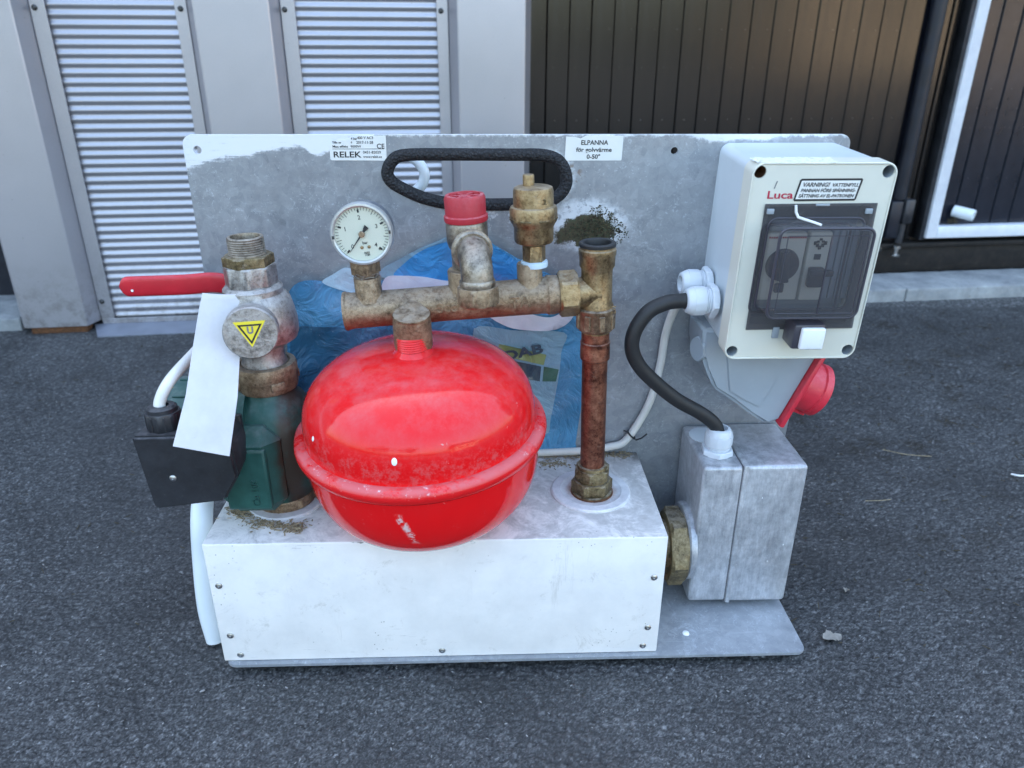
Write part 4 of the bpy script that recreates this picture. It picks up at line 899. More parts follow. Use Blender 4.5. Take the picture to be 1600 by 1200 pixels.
lettering('cast_text', [('Cu 108', 0, 0, 8, dict(depth=.5, bold=.05, rot=90))], 'pump_green', pump, 0, T3(-206, 19.0, 146))
bm = bmesh.new(); mm_ = frame_of((-215, 72, 193), (-1, 0, 0)); add_lathe(bm, [(44, 0), (44, 6), (40, 8), (40, 62), (37, 66), (30, 68), (0, 68)], mm_, 48)
for k in range(12):
    a = 2*math.pi*k/12; add_box(bm, 39, 41.4, -1.2, 1.2, 10, 58, .4, 1, mm_ @ Matrix.Rotation(a, 4, 'Z'))
finish('pump_motor', bm, 'pump_green', pump)
bm = bmesh.new(); m = frame_of(PP(122.5), pax); add_lathe(bm, [(22.5, 0), (24.5, 1), (25, 4), (25, 9), (24, 11), (20, 12)], m, 48); add_hex(bm, m, 24.2, 1, 10, .8, 8); finish('lower_union_nut', bm, 'tarnished_brass', pump, smooth=24)
bm = bmesh.new(); m = frame_of(PP(228), pax); add_lathe(bm, [(20.5, 0), (23.2, 1.5), (24.2, 5), (24.2, 11), (24.6, 12), (24.6, 20), (23.6, 22.5), (19.4, 23), (18.6, 21.8), (0, 21.8)], m, 56)
for k in range(4): add_box(bm, 22.6, 25.4, -5.5, 5.5, 5, 12, 1.2, 2, m @ Matrix.Rotation(k*math.pi/2+.6, 4, 'Z'))
finish('upper_union_nut', bm, 'tarnished_brass', pump)
# ball valve with filter cap and lever
bm = bmesh.new(); m = frame_of(PP(248), pax)
add_lathe(bm, [(17.6, -1), (17.6, 4), (16.6, 6), (16.6, 13), (17.4, 17), (21, 19), (27.2, 23), (29.0, 28), (29.2, 38), (27.8, 47), (25.6, 56), (22.5, 60), (22.3, 64), (20.0, 66.5), (18, 67)], m, 56, rfun=lambda a, z: 1+.03*math.cos(2*a) if 18 < z < 60 else 1)
add_hex(bm, m, 18.2, 66, 82, 1.2, 8, .15)
fc = Vector((-203, 60, 288)); fd = Vector((.20, -.97, .06)).normalized()
add_lathe(bm, [(17, 0), (17, 22), (19, 24), (19.4, 25), (19.6, 36.2), (18.6, 37.6), (0, 37.6)], frame_of(fc, fd), 56)
valve = finish('ball_valve', bm, 'cast_metal', H, smooth=30)
bm = bmesh.new(); add_hex(bm, frame_of(PP(329), pax), 16.8, 0, 8.5, 1, 6, .35); finish('reducer_nut', bm, 'old_brass_nut', valve, smooth=24)
thr = [(13.6, 0)]
for i in range(7): thr += [(13.6, 1.2+i*1.7), (12.7, 2.05+i*1.7)]
thr += [(13.3, 13.2), (12.8, 14), (10.8, 14), (10.4, 12), (10.4, -12), (0, -12)]
lathe('threaded_nipple', thr, 'nickel_steel', valve, PP(337), pax, 48, cap=False, smooth=25)
bm = bmesh.new(); add_lathe(bm, [(9, 0), (9, 1)], frame_of(PP(330), pax), 30); finish('pipe_bore', bm, 'black_plastic', valve)
# magnet sticker on the filter cap
SC = fc+fd*37.75; SM = Matrix.Translation(SC*.001) @ Matrix.Rotation(math.atan2(fd.x, -fd.y), 4, 'Z') @ Matrix.Rotation(rad(-3.5), 4, 'X')
tri = lambda s, dy=0: [(-s, s*.62+dy), (s, s*.62+dy), (.0, -s*1.12+dy)]
plate('sticker', tri(11.2, 2.2), 'label_yellow', valve, 0, .2, mx=SM)
plate('sticker_outline', tri(8.6, 1.6), 'black_print', valve, -.12, -.01, holes=[tri(6.4, 1.7)], mx=SM)
lettering('magnet_mark', [('U', 0, .2, 7.2, dict(align='CENTER', bold=.35, depth=.06, sx=.9))], 'grey_print', valve, -.1, SM)
lev = bmesh.new()
Lp = catmull([(-210, 92, 304), (-222, 91, 306), (-240, 88, 309.5), (-262, 87, 308.3), (-305, 87, 307)], 8); prev = None
for i, p in enumerate(Lp):
    hw = 8.0 if i > 14 else 6.6+1.4*i/14; ring = []
    for k in range(20):
        a = 2*math.pi*k/20; ca, sa = math.cos(a), math.sin(a); ring.append(lev.verts.new(p+Vector((0, math.copysign(abs(ca)**.6, ca)*3.1, math.copysign(abs(sa)**.6, sa)*hw))))
    if prev: [lev.faces.new((prev[k], prev[(k+1) % 20], ring[(k+1) % 20], ring[k])) for k in range(20)]
    else: lev.faces.new(ring)
    prev = ring
for j in range(1, 7):
    t = j/6*math.pi/2; ring = [lev.verts.new(Vector((-305-8*math.sin(t), Lp[-1].y+(v.co.y-Lp[-1].y)*(.35+.65*math.cos(t)), Lp[-1].z+(v.co.z-Lp[-1].z)*max(.02, math.cos(t))))) for v in prev]
    [lev.faces.new((prev[k], prev[(k+1) % 20], ring[(k+1) % 20], ring[k])) for k in range(20)]; prev = ring
lev.faces.new(prev); finish('lever', lev, 'red_lever_vinyl', valve, smooth=60)
lathe('lever_dot', [(1.1, 0), (.9, .5), (0, .6)], 'white_paint_blob', valve, (-302, 83.7, 304.5), (0, -1, 0), 12)
lathe('valve_stem', [(9, 0), (9, 14), (6, 15), (6, 22)], 'cast_metal', valve, (-205, 76, 303), (-.2, 1, 0), 24)
# ---- terminal box of the pump
tb = bmesh.new()
fr = [(-281, 224), (-219, 225), (-211, 214), (-209, 190), (-222, 169), (-275, 162.5)]
A = [tb.verts.new((x, -9, z)) for x, z in fr]; B = [tb.verts.new((x+(3 if x < -250 else -2), 30, z+(-1 if z > 200 else 2))) for x, z in fr]
tb.faces.new(A); tb.faces.new(B[::-1])
for i in range(6): j = (i+1) % 6; tb.faces.new((A[i], A[j], B[j], B[i]))
bmesh.ops.recalc_face_normals(tb, faces=tb.faces); bmesh.ops.bevel(tb, geom=tb.edges[:], offset=2.2, segments=3, affect='EDGES')
add_box(tb, -283, -214, 28, 33, 170, 222, 1.5)
tbx = finish('terminal_box', tb, 'black_plastic', H)
lathe('screw', screwhead(2.6), 'steel_screw', tbx, (-256.5, -9, 190), (0, -1, 0), 20)
gm = Vector((-262, 8, 223)); gdr = Vector((-.03, .05, 1)).normalized(); m = frame_of(gm, gdr)
bm = bmesh.new(); add_hex(bm, m, 12, 0, 13.5, 1, 8, .1); add_lathe(bm, [(10.5, 13), (10.5, 16.5), (8.8, 18), (5, 18), (4.6, 14), (0, 14)], m, 32, cap=False)
for k in range(16): add_box(bm, 11.2, 12.6, -.6, .6, 1.5, 12, .2, 1, m @ Matrix.Rotation(k*math.pi/8, 4, 'Z'))
finish('cable_gland', bm, 'black_plastic', tbx)
tube('white_cable', [(-262.5, 8.5, 232), (-264, 10, 242), (-258, 18, 255), (-252, 45, 262), (-250, 90, 262), (-246, 120, 250), (-238, 139, 200), (-230, 140, 150)], 4.2, 'cable_white', H, 16)
# ---- white drain tube on the left, rising behind the plate
tube('drain_tube', [(-272, 42, -9), (-275.5, 46, 25), (-275, 54, 70), (-273, 62, 108), (-279, 100, 130), (-287, 140, 144), (-280, 172, 172), (-255, 176, 215)], 9.2, 'white_tube_plastic', H, 20, 10)
tube('white_hose', [(-150, 176, 250), (-118, 180, 322), (-96, 181, 352), (-88, 181, 362), (-80, 180, 370), (-78, 180, 380), (-84, 182, 389), (-96, 185, 395), (-115, 187, 392), (-140, 188, 372), (-170, 182, 320)], 4.6, 'white_tube_plastic', H, 16, 10)

# ---- control box on the plate (plate coordinates)
CB = MP @ Matrix.Translation((.2115, 0, .3375))      # local: x, y(-front), z about the box centre
def cbp(x, y, z): return (MPmm @ Matrix.Translation((203.5, 0, 334)) @ Matrix.Rotation(rad(.6), 4, 'Y')) @ Vector((x, y, z))
bm = plate_bm(rrect(-49.5, 50, -73.5, 74, 8, 8), (), -73, 0)
for v in bm.verts:                       # slight draft towards the plate
    k = (v.co.y+73)/73; v.co.x *= 1-.015*k; v.co.z *= 1-.012*k
bmesh.ops.recalc_face_normals(bm, faces=bm.faces); ctrl = finish('control_box', bm, 'pale_grey_plastic', H, CB.copy(), smooth=50)
lid_o = rrect(-51.6, 51.2, -75.2, 75.2, 8.5, 8)
hol = [circ(-46, 68.6, 4.4, 20), circ(44.8, 68.8, 4.4, 20), circ(-45.6, -68.4, 4.4, 20), circ(45.6, -68.2, 4.4, 20)]
lid = plate('lid', lid_o, 'ivory_plastic', ctrl, -90, -72.4, holes=hol+[rrect(-35.5, 38.5, -46, 44.5, 2)], bev=0)
bm = bmesh.new(); P_ = [Vector((x, -90.15, z)) for x, z in rrect(-50.9, 50.5, -74.5, 74.5, 8, 8)]; add_tube(bm, P_, .75, 8, True); finish('lid_edge', bm, 'ivory_plastic', ctrl, smooth=60)
for k, (x, z) in enumerate(((-46, 68.6), (44.8, 68.8), (-45.6, -68.4), (45.6, -68.2))):
    bm = bmesh.new(); add_lathe(bm, [(4.3, 0), (4.3, -15), (0, -15)], frame_of((x, -88.5, z), (0, -1, 0)), 24, cap=False); add_lathe(bm, [(3, -14), (2.6, -12), (0, -12)], frame_of((x, -88.5, z), (0, -1, 0)), 16, cap=False)
    finish('screw_recess', bm, 'rust' if k == 0 else 'grey_plastic', ctrl)
# white paint overspray on the top left edge
bm = bmesh.new(); rng = random.Random(12)
for k in range(260):
    x = rng.uniform(-49, -6) if rng.random() < .8 else rng.uniform(-6, 8); y = -rng.uniform(72, 89.6); w = rng.uniform(.6, 2.2)
    bmesh.ops.create_icosphere(bm, subdivisions=1, radius=1, matrix=Matrix.Translation((x, y, 75.15)) @ Matrix.Rotation(rng.uniform(0, 3), 4, 'Z') @ Matrix.Diagonal((w*1.6, w*.6, .22, 1)))
finish('paint_smear', bm, 'white_paint_blob', ctrl)
# inside the window: rail cover, thermostat, switch
bm = bmesh.new(); add_box(bm, -37, 40, -74, -68, -48, 46); add_box(bm, -35, 38, -79, -73.5, -34, 27, .8); ins = finish('inner_panel', bm, 'grey_plastic', ctrl)
bm = bmesh.new(); add_box(bm, -33, -1.5, -86, -78.5, -28, 24, 1.5); finish('thermostat', bm, 'ivory_plastic', ctrl)
bm = bmesh.new(); m = frame_of((-17, -86, 0), (0, -1, 0), (0, 0, 1)); add_lathe(bm, [(12.5, 0), (12, 2.2), (11, 2.6), (0, 2.6)], m, 40, cap=False); add_box(bm, -12, 12, -3, 3, 2, 8, 1.2, 2, m @ Matrix.Rotation(.12, 4, 'Z')); add_box(bm, -21, -14, -3.4, 3.4, 0, 3, .6, 1, m); finish('thermostat_knob', bm, 'smoked_detail', ctrl)
bm = bmesh.new(); add_box(bm, 0, 16.5, -87, -78.5, -28, 25, 1.5); finish('breaker', bm, 'ivory_plastic', ctrl)
bm = bmesh.new(); add_box(bm, 2.5, 13.5, -93, -86.5, -16, -1, 1.5, 2); add_box(bm, 1.5, 19, -96, -92.5, -6.5, -1.5, 1.2, 2); add_box(bm, 5.4, 10, -88, -86.9, 4.5, 8.5); finish('breaker_toggle', bm, 'smoked_detail', ctrl)
bm = bmesh.new()
for i in range(4): add_box(bm, 18.6+i*5, 22.8+i*5, -83.5, -78.5, -28, 25, .6)
finish('blank_strip', bm, 'grey_plastic', ctrl)
bm = bmesh.new()
for i in range(5): add_box(bm, 4+i*1.9-.7+i*.0, 5.2+i*1.9, -88, -86.9, 13.2+abs(i-2)*1.7-1, 14.8+abs(i-2)*1.7, .1); add_box(bm, 4+i*1.9-.7, 5.2+i*1.9, -88, -86.9, 19-abs(i-2)*1.7, 20.4-abs(i-2)*1.7, .1)
finish('wiring_diagram', bm, 'black_print', ctrl)
bm = bmesh.new()
for i in range(17): add_box(bm, -30+i*1.65, -29+i*1.65, -86.5, -85.9, 20.2, 21.4)
finish('red_lettering_row', bm, 'red_print', ctrl)
# smoked window cover: flat flange, raised hood with ribs
fl = plate('window_flange', [(-39.0, 46.5), (41.5, 47), (44.5, -49.2), (-38.0, -50)], 'smoked_plastic', ctrl, -91.6, -90.6, holes=[rrect(-34, 34.6, -32.5, 35.5, 5)])
bm = bmesh.new(); o1 = rrect(-34.2, 34.8, -33, 36.2, 6, 8); o2 = rrect(-33.2, 33.8, -32, 35, 6, 8); o3 = rrect(-31.6, 32.2, -30.4, 33.4, 5, 8)
r1 = [bm.verts.new((x, -91, z)) for x, z in o1]; r2_ = [bm.verts.new((x, -112, z)) for x, z in o2]; r3 = [bm.verts.new((x, -114, z)) for x, z in o3]; n_ = len(o1)
for a, b in ((r1, r2_), (r2_, r3)):
    for i in range(n_): bm.faces.new((a[i], a[(i+1) % n_], b[(i+1) % n_], b[i]))
bm.faces.new(r3); finish('smoked_hood', bm, 'smoked_plastic', ctrl, smooth=40)
bm = bmesh.new()
add_tube(bm, [Vector((x, -112.6, z)) for x, z in rrect(-32.9, 33.5, -31.7, 34.7, 6, 8)], 1.1, 8, True)
add_tube(bm, [Vector((x, -113.9, z)) for x, z in rrect(-27.6, 29.6, -27.6, 29.8, .8, 2)], .32, 6, True)
add_tube(bm, [Vector((x, -92, z)) for x, z in rrect(-34.6, 35.2, -33.4, 36.6, 6, 8)], .8, 8, True)
add_box(bm, 3.0, 4.0, -114.6, -113.2, -27.5, 29.8, .2)
add_tube(bm, [Vector((x, -90.3, z)) for x, z in rrect(-38, 27, -36, 32, 5, 5)], .9, 6, True)
finish('hood_edge', bm, 'smoked_edge', ctrl, smooth=50)
bm = bmesh.new(); add_box(bm, -9, 14.5, -111, -90.5, -58, -38, 2, 2); finish('latch_body', bm, 'smoked_edge', ctrl)
bm = bmesh.new(); add_box(bm, -4.5, 13.2, -115.5, -110.8, -56.5, -39.5, 1.6, 3); finish('latch_button', bm, 'white_plastic', ctrl)
for q_ in ((-37.6, -32.4, -93.2, -91.5, 39.6, 43.4), (33.4, 38.6, -93.2, -91.5, 39.6, 43.4), (-3, 7, -92.6, -91.4, 45.2, 46.8), (-17, -12, -92, -90, -57, -48)):
    bm = bmesh.new(); add_box(bm, *q_, .5); finish('hinge_lug', bm, 'grey_plastic', ctrl)
bm = bmesh.new()
P_ = [Vector(p) for p in ((-17.5, -92.4, 46), (-16.6, -92.6, 41), (-14.6, -93.4, 37.6), (-11, -98, 37), (-7, -104, 36.6), (-4, -109, 36.2))]
add_tube(bm, P_, lambda k: 1.1-.3*abs(k-.5), 8); finish('paint_run', bm, 'white_paint_blob', ctrl)
# lettering on the lid
lettering('maker_text', [('Luca', -38.8, 50.2, 7.6, dict(w=18.3, bold=.1))], 'red_print', ctrl, -90.2)
WLo = [(-19.2, 49.2), (-18.3, 48.2), (24.6, 48.6), (25.6, 49.6), (27.8, 63.2), (27, 64.2), (-15.6, 64.0), (-16.8, 63.0)]
plate('warning_border', WLo, 'black_print', ctrl, -90.35, -90.05)
plate('warning_label', [(-17.9, 49.8), (24.2, 50.0), (26.2, 62.8), (-15.6, 62.6)], 'label_white', ctrl, -90.55, -90.36)
lettering('warning_text', [('VARNING!', -14.8, 58.6, 4.0, dict(shear=.25, bold=.09, w=19)), ('VATTENFYLL', 6.2, 58.6, 3.3, dict(shear=.25, bold=.08, w=18.6)), ('PANNAN FÖRE SPÄNNING-', -15.4, 54.8, 3.3, dict(shear=.25, bold=.08, w=39.4)), ('SÄTTNING AV EL-PATRONEN', -16.2, 51.0, 3.3, dict(shear=.25, bold=.08, w=39.6))], 'black_print', ctrl, -90.6)
bm = bmesh.new(); add_box(bm, -33.8, -33.2, -90.4, -90, 57, 62.5, .1, 1, Matrix.Translation((-33.5, 0, 60)) @ Matrix.Rotation(.25, 4, 'Y') @ Matrix.Translation((33.5, 0, -60))); finish('scuff_mark', bm, 'grey_print', ctrl)
# upper cable gland on the box's left side
def gland(name, o, d, parent, s=1.):
    m = frame_of(o, d); bm = bmesh.new(); add_hex(bm, m, 12.4*s, 0, 5.5*s, .8, 6, .4)
    add_lathe(bm, [(10.2*s, 5*s), (10.2*s, 6.4*s), (11*s, 6.6*s), (11*s, 7.4*s), (10.2*s, 7.6*s), (11*s, 8.2*s), (11*s, 9*s), (10*s, 9.4*s)], m, 36)
    add_hex(bm, m, 11.6*s, 9.6*s, 19*s, .6, 12, .1); add_lathe(bm, [(11.2*s, 18.6*s), (10.9*s, 20.6*s), (9.4*s, 23.6*s), (8.2*s, 24.4*s), (6.6*s, 24.6*s), (6.4*s, 21*s), (0, 21*s)], m, 36, cap=False)
    return finish(name, bm, 'gland_plastic', parent, smooth=26)
gl = Vector((158, 80, 294)); gland('cable_gland', gl, (-1, -.05, .02), H)
gland('cable_gland', (160, 108, 300), (-1, -.05, .02), H)
jbc = Vector((177.5, 86, 151.5)); gland('cable_gland', jbc, (.0, -.03, 1), H, 1.02)
tube('black_cable', [(139, 79, 294.4), (130, 78.5, 294.6), (118, 77, 293.5), (104, 75, 287), (94, 73.5, 272), (92.5, 73.5, 256), (100, 74.5, 240), (116, 77, 223), (136, 80, 206), (158, 83, 192), (172, 85, 180), (177.2, 85.5, 168)], 6.1, 'black_rubber', H, 20, 10)
wc = [P3(*a) for a in ((152, -36, 291), (138, -30, 289), (131, -18, 277), (128, -8, 250), (127, -6, 216), (121, -5.5, 176), (104, -5.5, 138), (88, -5.5, 130), (62, -5.5, 126), (30, -5.5, 124.5), (-10, -6, 124))]
tube('white_cable', wc, 3.6, 'cable_white', H, 16)
bm = bmesh.new(); c_ = P3(108, -5.5, 143)
ring = [c_ + Vector((5*math.cos(a)*.72, 5*math.sin(a)*.9, -5*math.cos(a)*.7)) for a in [2*math.pi*k/20 for k in range(20)]]
add_tube(bm, ring, .9, 6, True); add_tube(bm, [c_+Vector((4, -3, -4)), c_+Vector((9, -5, -1)), c_+Vector((14, -4, 3))], .8, 6); add_tube(bm, [c_+Vector((-3, -2, 4)), c_+Vector((-8, -2, 6))], .8, 6); finish('cable_tie', bm, 'black_plastic', H)

# ---- power inlet under the control box
bm = bmesh.new()
# profile in x,z extruded in y: grey angled housing
hs = [(156, 262), (262, 262), (257, 236), (233, 176), (222, 172), (206, 182), (188, 196), (171, 207), (162, 225), (157, 238)]
A = [bm.verts.new((x, 88, z)) for x, z in hs]; B = [bm.verts.new((x, 136, z)) for x, z in hs]; bm.faces.new(A); bm.faces.new(B[::-1])
for i in range(len(hs)): j = (i+1) % len(hs); bm.faces.new((A[i], A[j], B[j], B[i]))
bmesh.ops.recalc_face_normals(bm, faces=bm.faces); bmesh.ops.bevel(bm, geom=bm.edges[:], offset=3, segments=3, affect='EDGES')
inlet = finish('power_inlet', bm, 'grey_plastic', H, smooth=50); inlet.matrix_basis = T3(-2, 0, 5)
plate('recess_panel', [(178, 238), (233, 238), (212, 190), (196, 198), (184, 206)], 'grey_plastic', inlet, 86.6, 88.6, bev=.6)
fdv = Vector((.93, 0, -.37)).normalized(); fcn = Vector((245, 108, 206))
bm = bmesh.new(); m = frame_of(fcn, fdv, (0, 1, 0)); add_box(bm, -27, 27, -36, 36, -2, 2.6, 1.6, 2, m); finish('red_flange', bm, 'red_socket_plastic', inlet)
bm = bmesh.new(); add_lathe(bm, [(23.5, 2), (23.5, 5), (22.2, 6), (22.2, 20), (23.8, 21), (23.8, 27), (22.8, 28), (20.6, 28), (20.6, 4), (0, 4)], m, 48, cap=False); add_box(bm, -4, 4, -25.5, -22, 2, 27, .8, 2, m); finish('red_socket', bm, 'red_socket_plastic', inlet)
bm = bmesh.new()
for k in range(5):
    a = k*2*math.pi/5; add_lathe(bm, [(2.4, 4), (2.4, 24), (0, 25)], m @ Matrix.Translation((12*math.cos(a), 12*math.sin(a), 0)), 14, cap=False)
finish('socket_pin', bm, 'steel_screw', inlet)
hexnut('blanking_plug', 'grey_plastic', inlet, (165, 101, 240), (-1, -.35, .05), 10, 11, 1.2, 6, .2); lathe('plug_collar', [(12.5, -2), (12.5, 3), (11, 4)], 'grey_plastic', inlet, (165, 101, 240), (-1, -.35, .05))

# ---- aluminium junction box
bm = bmesh.new(); add_box(bm, 159.5, 199, 60.2, 140, 6.6, 151, 3.5, 4); jb = finish('junction_box', bm, 'die_cast_aluminium', H, smooth=50)
bm = bmesh.new(); add_box(bm, 192.8, 194.2, 60.0, 140.8, 6.3, 151.3, .3, 1); finish('box_gasket', bm, 'jb_gasket', jb)
bm = bmesh.new(); add_box(bm, 192.9, 250.5, 59.6, 141, 6, 152, 3.5, 4); finish('box_lid', bm, 'die_cast_aluminium', jb, smooth=50)
bm = bmesh.new(); add_box(bm, 194.3, 198.6, 59.1, 141.6, 5.5, 152.6, .7, 2); finish('lid_lip', bm, 'die_cast_aluminium', jb, smooth=50)
lathe('round_boss', [(36, -1), (36, 4), (34, 6), (0, 6)], 'die_cast_aluminium', jb, (160, 88, 57), (-1, 0, 0), 56)
lathe('blank_cap', [(15, 0), (15, .8), (14, 1.3), (0, 1.4)], 'pale_grey_plastic', jb, (176, 118, 151.1), (0, 0, 1), 40)
bm = bmesh.new(); add_hex(bm, frame_of((154, 82, 55), (-1, 0, 0), (0, 0, 1)), 32, 0, 16, 2, 6, .55); nutp = finish('brass_element_nut', bm, 'old_brass_nut', H, smooth=24)
lathe('element_thread', [(24, 0), (24, 22)], 'old_brass_nut', nutp, (140, 82, 55), (-1, 0, 0), 40)
bm = bmesh.new(); rng = random.Random(3)
for k in range(90):
    a = rng.uniform(2.2, 5.4); y, z = 82-27*math.cos(a-math.pi)+rng.gauss(0, 1), 55+27*math.sin(a)+rng.gauss(0, 2); x = rng.uniform(121, 136)
    P = [Vector((x, y, z)), Vector((x+rng.uniform(-4, 4), y+rng.uniform(-3, 3), z+rng.uniform(-6, 6))), Vector((x+rng.uniform(-7, 7), y+rng.uniform(-5, 5), z+rng.uniform(-9, 9)))]
    add_tube(bm, P, .28, 4)
o = finish('hemp_fibres', bm, 'hemp', nutp, smooth=0); o['kind'] = 'stuff'
bm = bmesh.new()
for (x, y, z, h) in ((165, 62, 146, 3.4), (182, 61.6, 138, 1.6), (172, 61.7, 84, 2.6), (160.8, 64, 78, 2.4), (160.5, 64.5, 45, 3.0), (196, 60, 96, 1.5), (240, 59.8, 70, 1.2), (214, 59.8, 120, 1.0), (228, 59.8, 52, .9), (195, 84, 151, 1.6)):
    bmesh.ops.create_icosphere(bm, subdivisions=2, radius=1, matrix=Matrix.Translation((x, y, z)) @ Matrix.Diagonal((h*.5, .5, h, 1)))
pd_ = finish('paint_drips', bm, 'white_paint_blob', jb); pd_['kind'] = 'stuff'

# ---- blue document pouch behind the pipes (its own thing, leaning on the plate)
pouch = empty('document_pouch', 'blue plastic document pouch with folded papers tucked behind the red vessel', 'pouch')
pouch.matrix_world = H.matrix_basis @ MP
def bow(off):
    def f(x, z):
        return -off - 4.6 - 2.6*math.sin((x+210)*.021)*math.cos((z-120)*.012) - 1.5*math.sin(x*.07+z*.05) - .9*math.sin(z*.13-x*.03) - .8*abs(math.sin(x*.11-z*.06+math.sin(z*.04)*2))
    return f
def smoothpoly(pts, n=4): return [(p.x, p.z) for p in closed(pts, n)]
PD = dict(
 main=[(-203.2, 275.8), (-200.3, 287.5), (-190.5, 297.8), (-175.8, 299.4), (-151.8, 292.9), (-127.2, 295.6), (-110.5, 304.1), (-96.5, 315.3), (-82.7, 324.7), (-63.8, 333.4), (-39.8, 337.1), (-18.2, 326.0), (-4.5, 317.5), (17.8, 306.1), (49.0, 291.5), (54.3, 270.7), (57.8, 221.1), (57.9, 167.9), (55.9, 132.7), (54.0, 124.3), (-4.9, 124.3), (-66.6, 125.7), (-139.8, 126.6), (-200.8, 130.8), (-208.3, 198.2)],
 tip=[(-170.5, 297.8), (-160.8, 304.4), (-150.6, 310.0), (-142.7, 307.1), (-136.6, 301.4), (-140.3, 287.0), (-157.4, 290.8)],
 band=[(-120.3, 308.5), (-101.7, 319.2), (-85.4, 327.4), (-69.1, 334.5), (-59.5, 337.7), (-61.8, 327.9), (-85.6, 316.9), (-105.0, 302.3), (-118.7, 301.3)],
 disc=[(-110.0, 302.9), (-99.1, 315.3), (-85.4, 324.7), (-69.2, 331.2), (-47.8, 334.4), (-23.7, 327.7), (-10.0, 318.7), (6.8, 307.3), (7.2, 297.6), (-64.4, 294.0), (-91.6, 298.8)],
 arc=[(-117.1, 301.3), (-102.4, 303.5), (-86.0, 302.2), (-69.8, 299.2), (-52.3, 295.7), (-56.2, 284.7), (-97.9, 275.5), (-119.6, 285.1)],
 swoosh=[(-33.9, 271.5), (-8.8, 274.8), (8.3, 268.7), (24.1, 265.6), (36.2, 270.9), (48.8, 278.0), (42.4, 261.8), (28.7, 254.0), (3.1, 253.6), (-16.8, 258.1)],
 bright2=[(-2.1, 276.6), (18.9, 281.1), (42.4, 279.8), (36.2, 272.7), (23.5, 267.4), (9.2, 270.5)],
 page=[(-42.2, 253.4), (-8.2, 252.5), (37.5, 250.2), (36.3, 230.8), (34.6, 195.2), (30.4, 161.3), (26.4, 143.9), (-5.9, 161.8), (-30.5, 209.1)],
 yellow=[(-19.3, 239.0), (23.0, 228.4), (21.2, 217.6), (-22.0, 228.3)], darkA=[(-7.5, 221.8), (19.0, 216.3), (18.4, 200.7), (-4.1, 206.2)], darkB=[(21.3, 216.3), (34.8, 214.2), (33.2, 200.5), (20.8, 200.7)],
 navy=[(-200.8, 251.8), (-176.8, 257.7), (-143.5, 255.5), (-110.1, 251.0), (-122.1, 235.6), (-157.6, 217.0), (-182.8, 191.3), (-199.1, 143.7), (-206.0, 150.9), (-205.7, 198.2)])
def film(name, key, mat, off, sm=True, grid=4.5, th=.35):
    return plate(name, smoothpoly(PD[key]) if sm else PD[key], mat, pouch, -th, 0, grid=grid, yf=bow(off), smooth=60)
film('back_film', 'main', 'blue_film', 0); film('folded_page', 'tip', 'sky_paper', 1.0); film('folded_page', 'band', 'haze_blue_film', .7); film('blue_cover', 'disc', 'bright_blue_film', 1.3); film('folded_page', 'arc', 'white_page', 1.9)
film('curled_page', 'swoosh', 'white_page', 2.2); film('blue_cover', 'bright2', 'bright_blue_film', 1.6); film('front_page', 'page', 'haze_blue_film', .9, grid=8); film('dark_fold', 'navy', 'navy_film', .7)
film('brand_panel', 'yellow', 'print_yellow', 1.5, False, 5, .2); film('picture', 'darkA', 'print_dark', 1.5, False, 5, .2); film('picture', 'darkB', 'print_green', 1.5, False, 5, .2)
b_ = bow(2.0)(0, 228)
lettering('brand_text', [('DAB', -14.5, 223.4, 12.5, dict(rot=13, w=35, bold=.45, depth=.1))], 'print_dark', pouch, b_-3.6)
lettering('small_print', [('Suomennos  ohje', -170.5, 224, 4.2, dict(rot=-87, depth=.08))], 'print_dark', pouch, bow(1.6)(-172, 240)-.4)

# ---- hanging paper tag
tagm = bmesh.new(); rows = []
keys = [(0, -234, 47, 313.5, 27, -1), (.12, -236.5, 42, 303, 31, -2), (.33, -241, 29, 277, 34, -2), (.62, -241.5, 4, 251, 36, -3), (1, -246.4, -21, 223, 37.5, -9.5)]
N = 26
for i in range(N+1):
    t = i/N
    for a, b in zip(keys, keys[1:]):
        if a[0] <= t <= b[0]: k = (t-a[0])/(b[0]-a[0]); e = [a[j]+(b[j]-a[j])*k for j in range(6)]; break
    x, y, z, w, dz = e[1:]
    rows.append([(x+w*s, y-2.2*math.sin(math.pi*s)*(1-t)+1.5*s*t, z+dz*s) for s in [k/8 for k in range(9)]])
A = [[tagm.verts.new(p) for p in r] for r in rows]; B = [[tagm.verts.new((p[0], p[1]+.35, p[2]+.1)) for p in r] for r in rows]
for i in range(N):
    for k in range(8): tagm.faces.new((A[i][k], A[i][k+1], A[i+1][k+1], A[i+1][k])); tagm.faces.new((B[i][k+1], B[i][k], B[i+1][k], B[i+1][k+1]))
for i in range(N):
    tagm.faces.new((A[i][0], A[i+1][0], B[i+1][0], B[i][0])); tagm.faces.new((A[i+1][8], A[i][8], B[i][8], B[i+1][8]))
for k in range(8): tagm.faces.new((A[0][k+1], A[0][k], B[0][k], B[0][k+1])); tagm.faces.new((A[N][k], A[N][k+1], B[N][k+1], B[N][k]))
tg = finish('paper_tag', tagm, 'tag_paper', None, H.matrix_basis.copy(), smooth=60); tag(tg, 'blank white paper tag hanging from the ball valve in front of the black terminal box', 'tag')

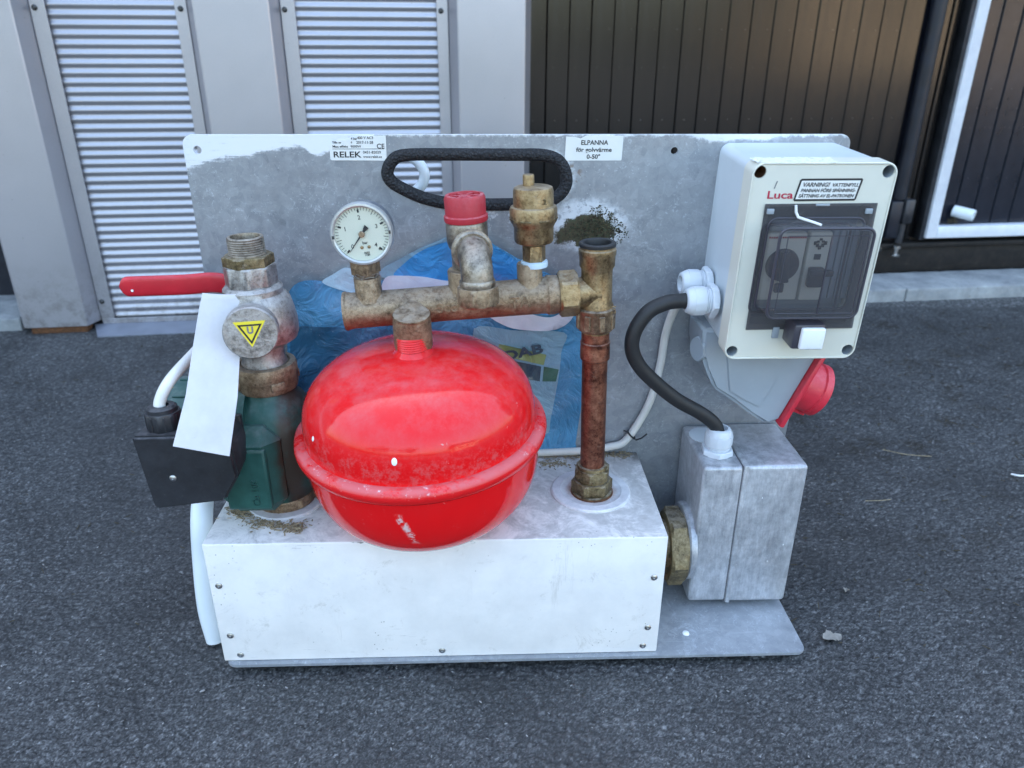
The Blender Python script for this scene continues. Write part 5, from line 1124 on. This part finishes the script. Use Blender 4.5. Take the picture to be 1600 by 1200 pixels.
# ---- things on the asphalt
def leaf(x, y, l, w, rot, mat, name, label, cat):
    bm = bmesh.new(); n = 10; rr = random.Random(int(x*1000)); up_ = []
    for i in range(n+1):
        t = i/n; hw = w*math.sin(math.pi*min(1, t*.95+.03))**.7*(1+rr.uniform(-.25, .25)); zz = 2.2+1.8*math.sin(t*5+x)+rr.uniform(-.5, .5)
        up_.append([bm.verts.new(((t-.5)*l, s*hw, zz+abs(s)*rr.uniform(.4, 2.0))) for s in (-1, 0, 1)])
    for i in range(n):
        for k in range(2): bm.faces.new((up_[i][k], up_[i][k+1], up_[i+1][k+1], up_[i+1][k]))
    o = finish(name, bm, mat, None, Matrix.Translation((x, y, 0)) @ Matrix.Rotation(rot, 4, 'Z'), 40); tag(o, label, cat); return o
def ug(x, y): p = H.matrix_basis @ Vector((x*.001, y*.001, 0)); return p.x, p.y
leaf(*ug(286, 28), 20, 6, .3, 'pale_leaf', 'dry_leaf', 'pale crumpled dry leaf on the asphalt right of the base plate corner', 'leaf')
leaf(*ug(327, 92), 9, 3, 1.0, 'pale_leaf', 'dry_leaf', 'small pale dry leaf crumb on the asphalt beside the aluminium box', 'leaf')
def twig(pts, r, mat, label):
    bm = bmesh.new(); add_tube(bm, catmull([Vector(p) for p in pts], 6), r, 6); o = finish('twig', bm, mat, None, H.matrix_basis.copy(), 60); tag(o, label, 'twig'); return o
twig([(632, 305, -10), (640, 299, -9), (652, 300, -9)], 1.2, 'white_paint_blob', 'short white twig at the right edge of the asphalt')
twig([(500, 372, -10), (525, 356, -9), (556, 352, -10)], .45, 'straw', 'thin pale straw lying on the asphalt right of the control box')
twig([(420, 250, -10), (436, 247, -8), (452, 252, -10)], .45, 'straw', 'thin pale straw nearest the right side of the aluminium box')
# loose grit and needles (uncountable)
bm = bmesh.new(); rng = random.Random(21)
for k in range(1500):
    y = rng.uniform(.33, 1.38); x = rng.uniform(-1, 1)*(.2+.72*y); s = rng.uniform(.35, .95)*(1.8 if rng.random() < .03 else 1)
    q = Matrix.Translation((x*1000, y*1000, .9)) @ Matrix.Rotation(rng.uniform(0, 6), 4, 'Z') @ Matrix.Diagonal((s*rng.uniform(1, 2.2), s*.7, s*.5, 1)); bmesh.ops.create_icosphere(bm, subdivisions=1, radius=1, matrix=q)
for v in bm.verts: v.co += Vector((rng.uniform(-.2, .2), rng.uniform(-.2, .2), rng.uniform(-.1, .1)))
tag(finish('loose_grit', bm, 'grit', smooth=0), 'pale loose grit scattered over the asphalt', kind='stuff')
bm = bmesh.new()
for k in range(900):
    y = .5+.9*rng.random()**.7; x = rng.uniform(-.2, 1)*(.2+.72*y) if rng.random() < .75 else rng.uniform(-1, .2)*(.2+.72*y); l = rng.uniform(2, 9)
    add_box(bm, -l/2, l/2, -.35, .35, -.3, .3, mx=Matrix.Translation((x*1000, y*1000, 1.0)) @ Matrix.Rotation(rng.uniform(0, 3.2), 4, 'Z') @ Matrix.Rotation(rng.gauss(0, .15), 4, 'Y'))
tag(finish('plant_crumbs', bm, 'leaf_brown', smooth=0), 'brown plant crumbs and needles scattered over the asphalt', kind='stuff')

# the sheet stands slightly out of square: lean everything on it by the same amount
def lean(o, k):
    done = set()
    def go(x):
        if x.type == 'MESH' and x.data.name not in done:
            done.add(x.data.name); x.data.transform(Matrix(((1, 0, k, 0), (0, 1, 0, 0), (0, 0, 1, 0), (0, 0, 0, 1))))
        for c in x.children: go(c)
    go(o)
bpy.context.view_layer.update()
lean(backp, .021); lean(pouch, .021); lean(ctrl, .009)
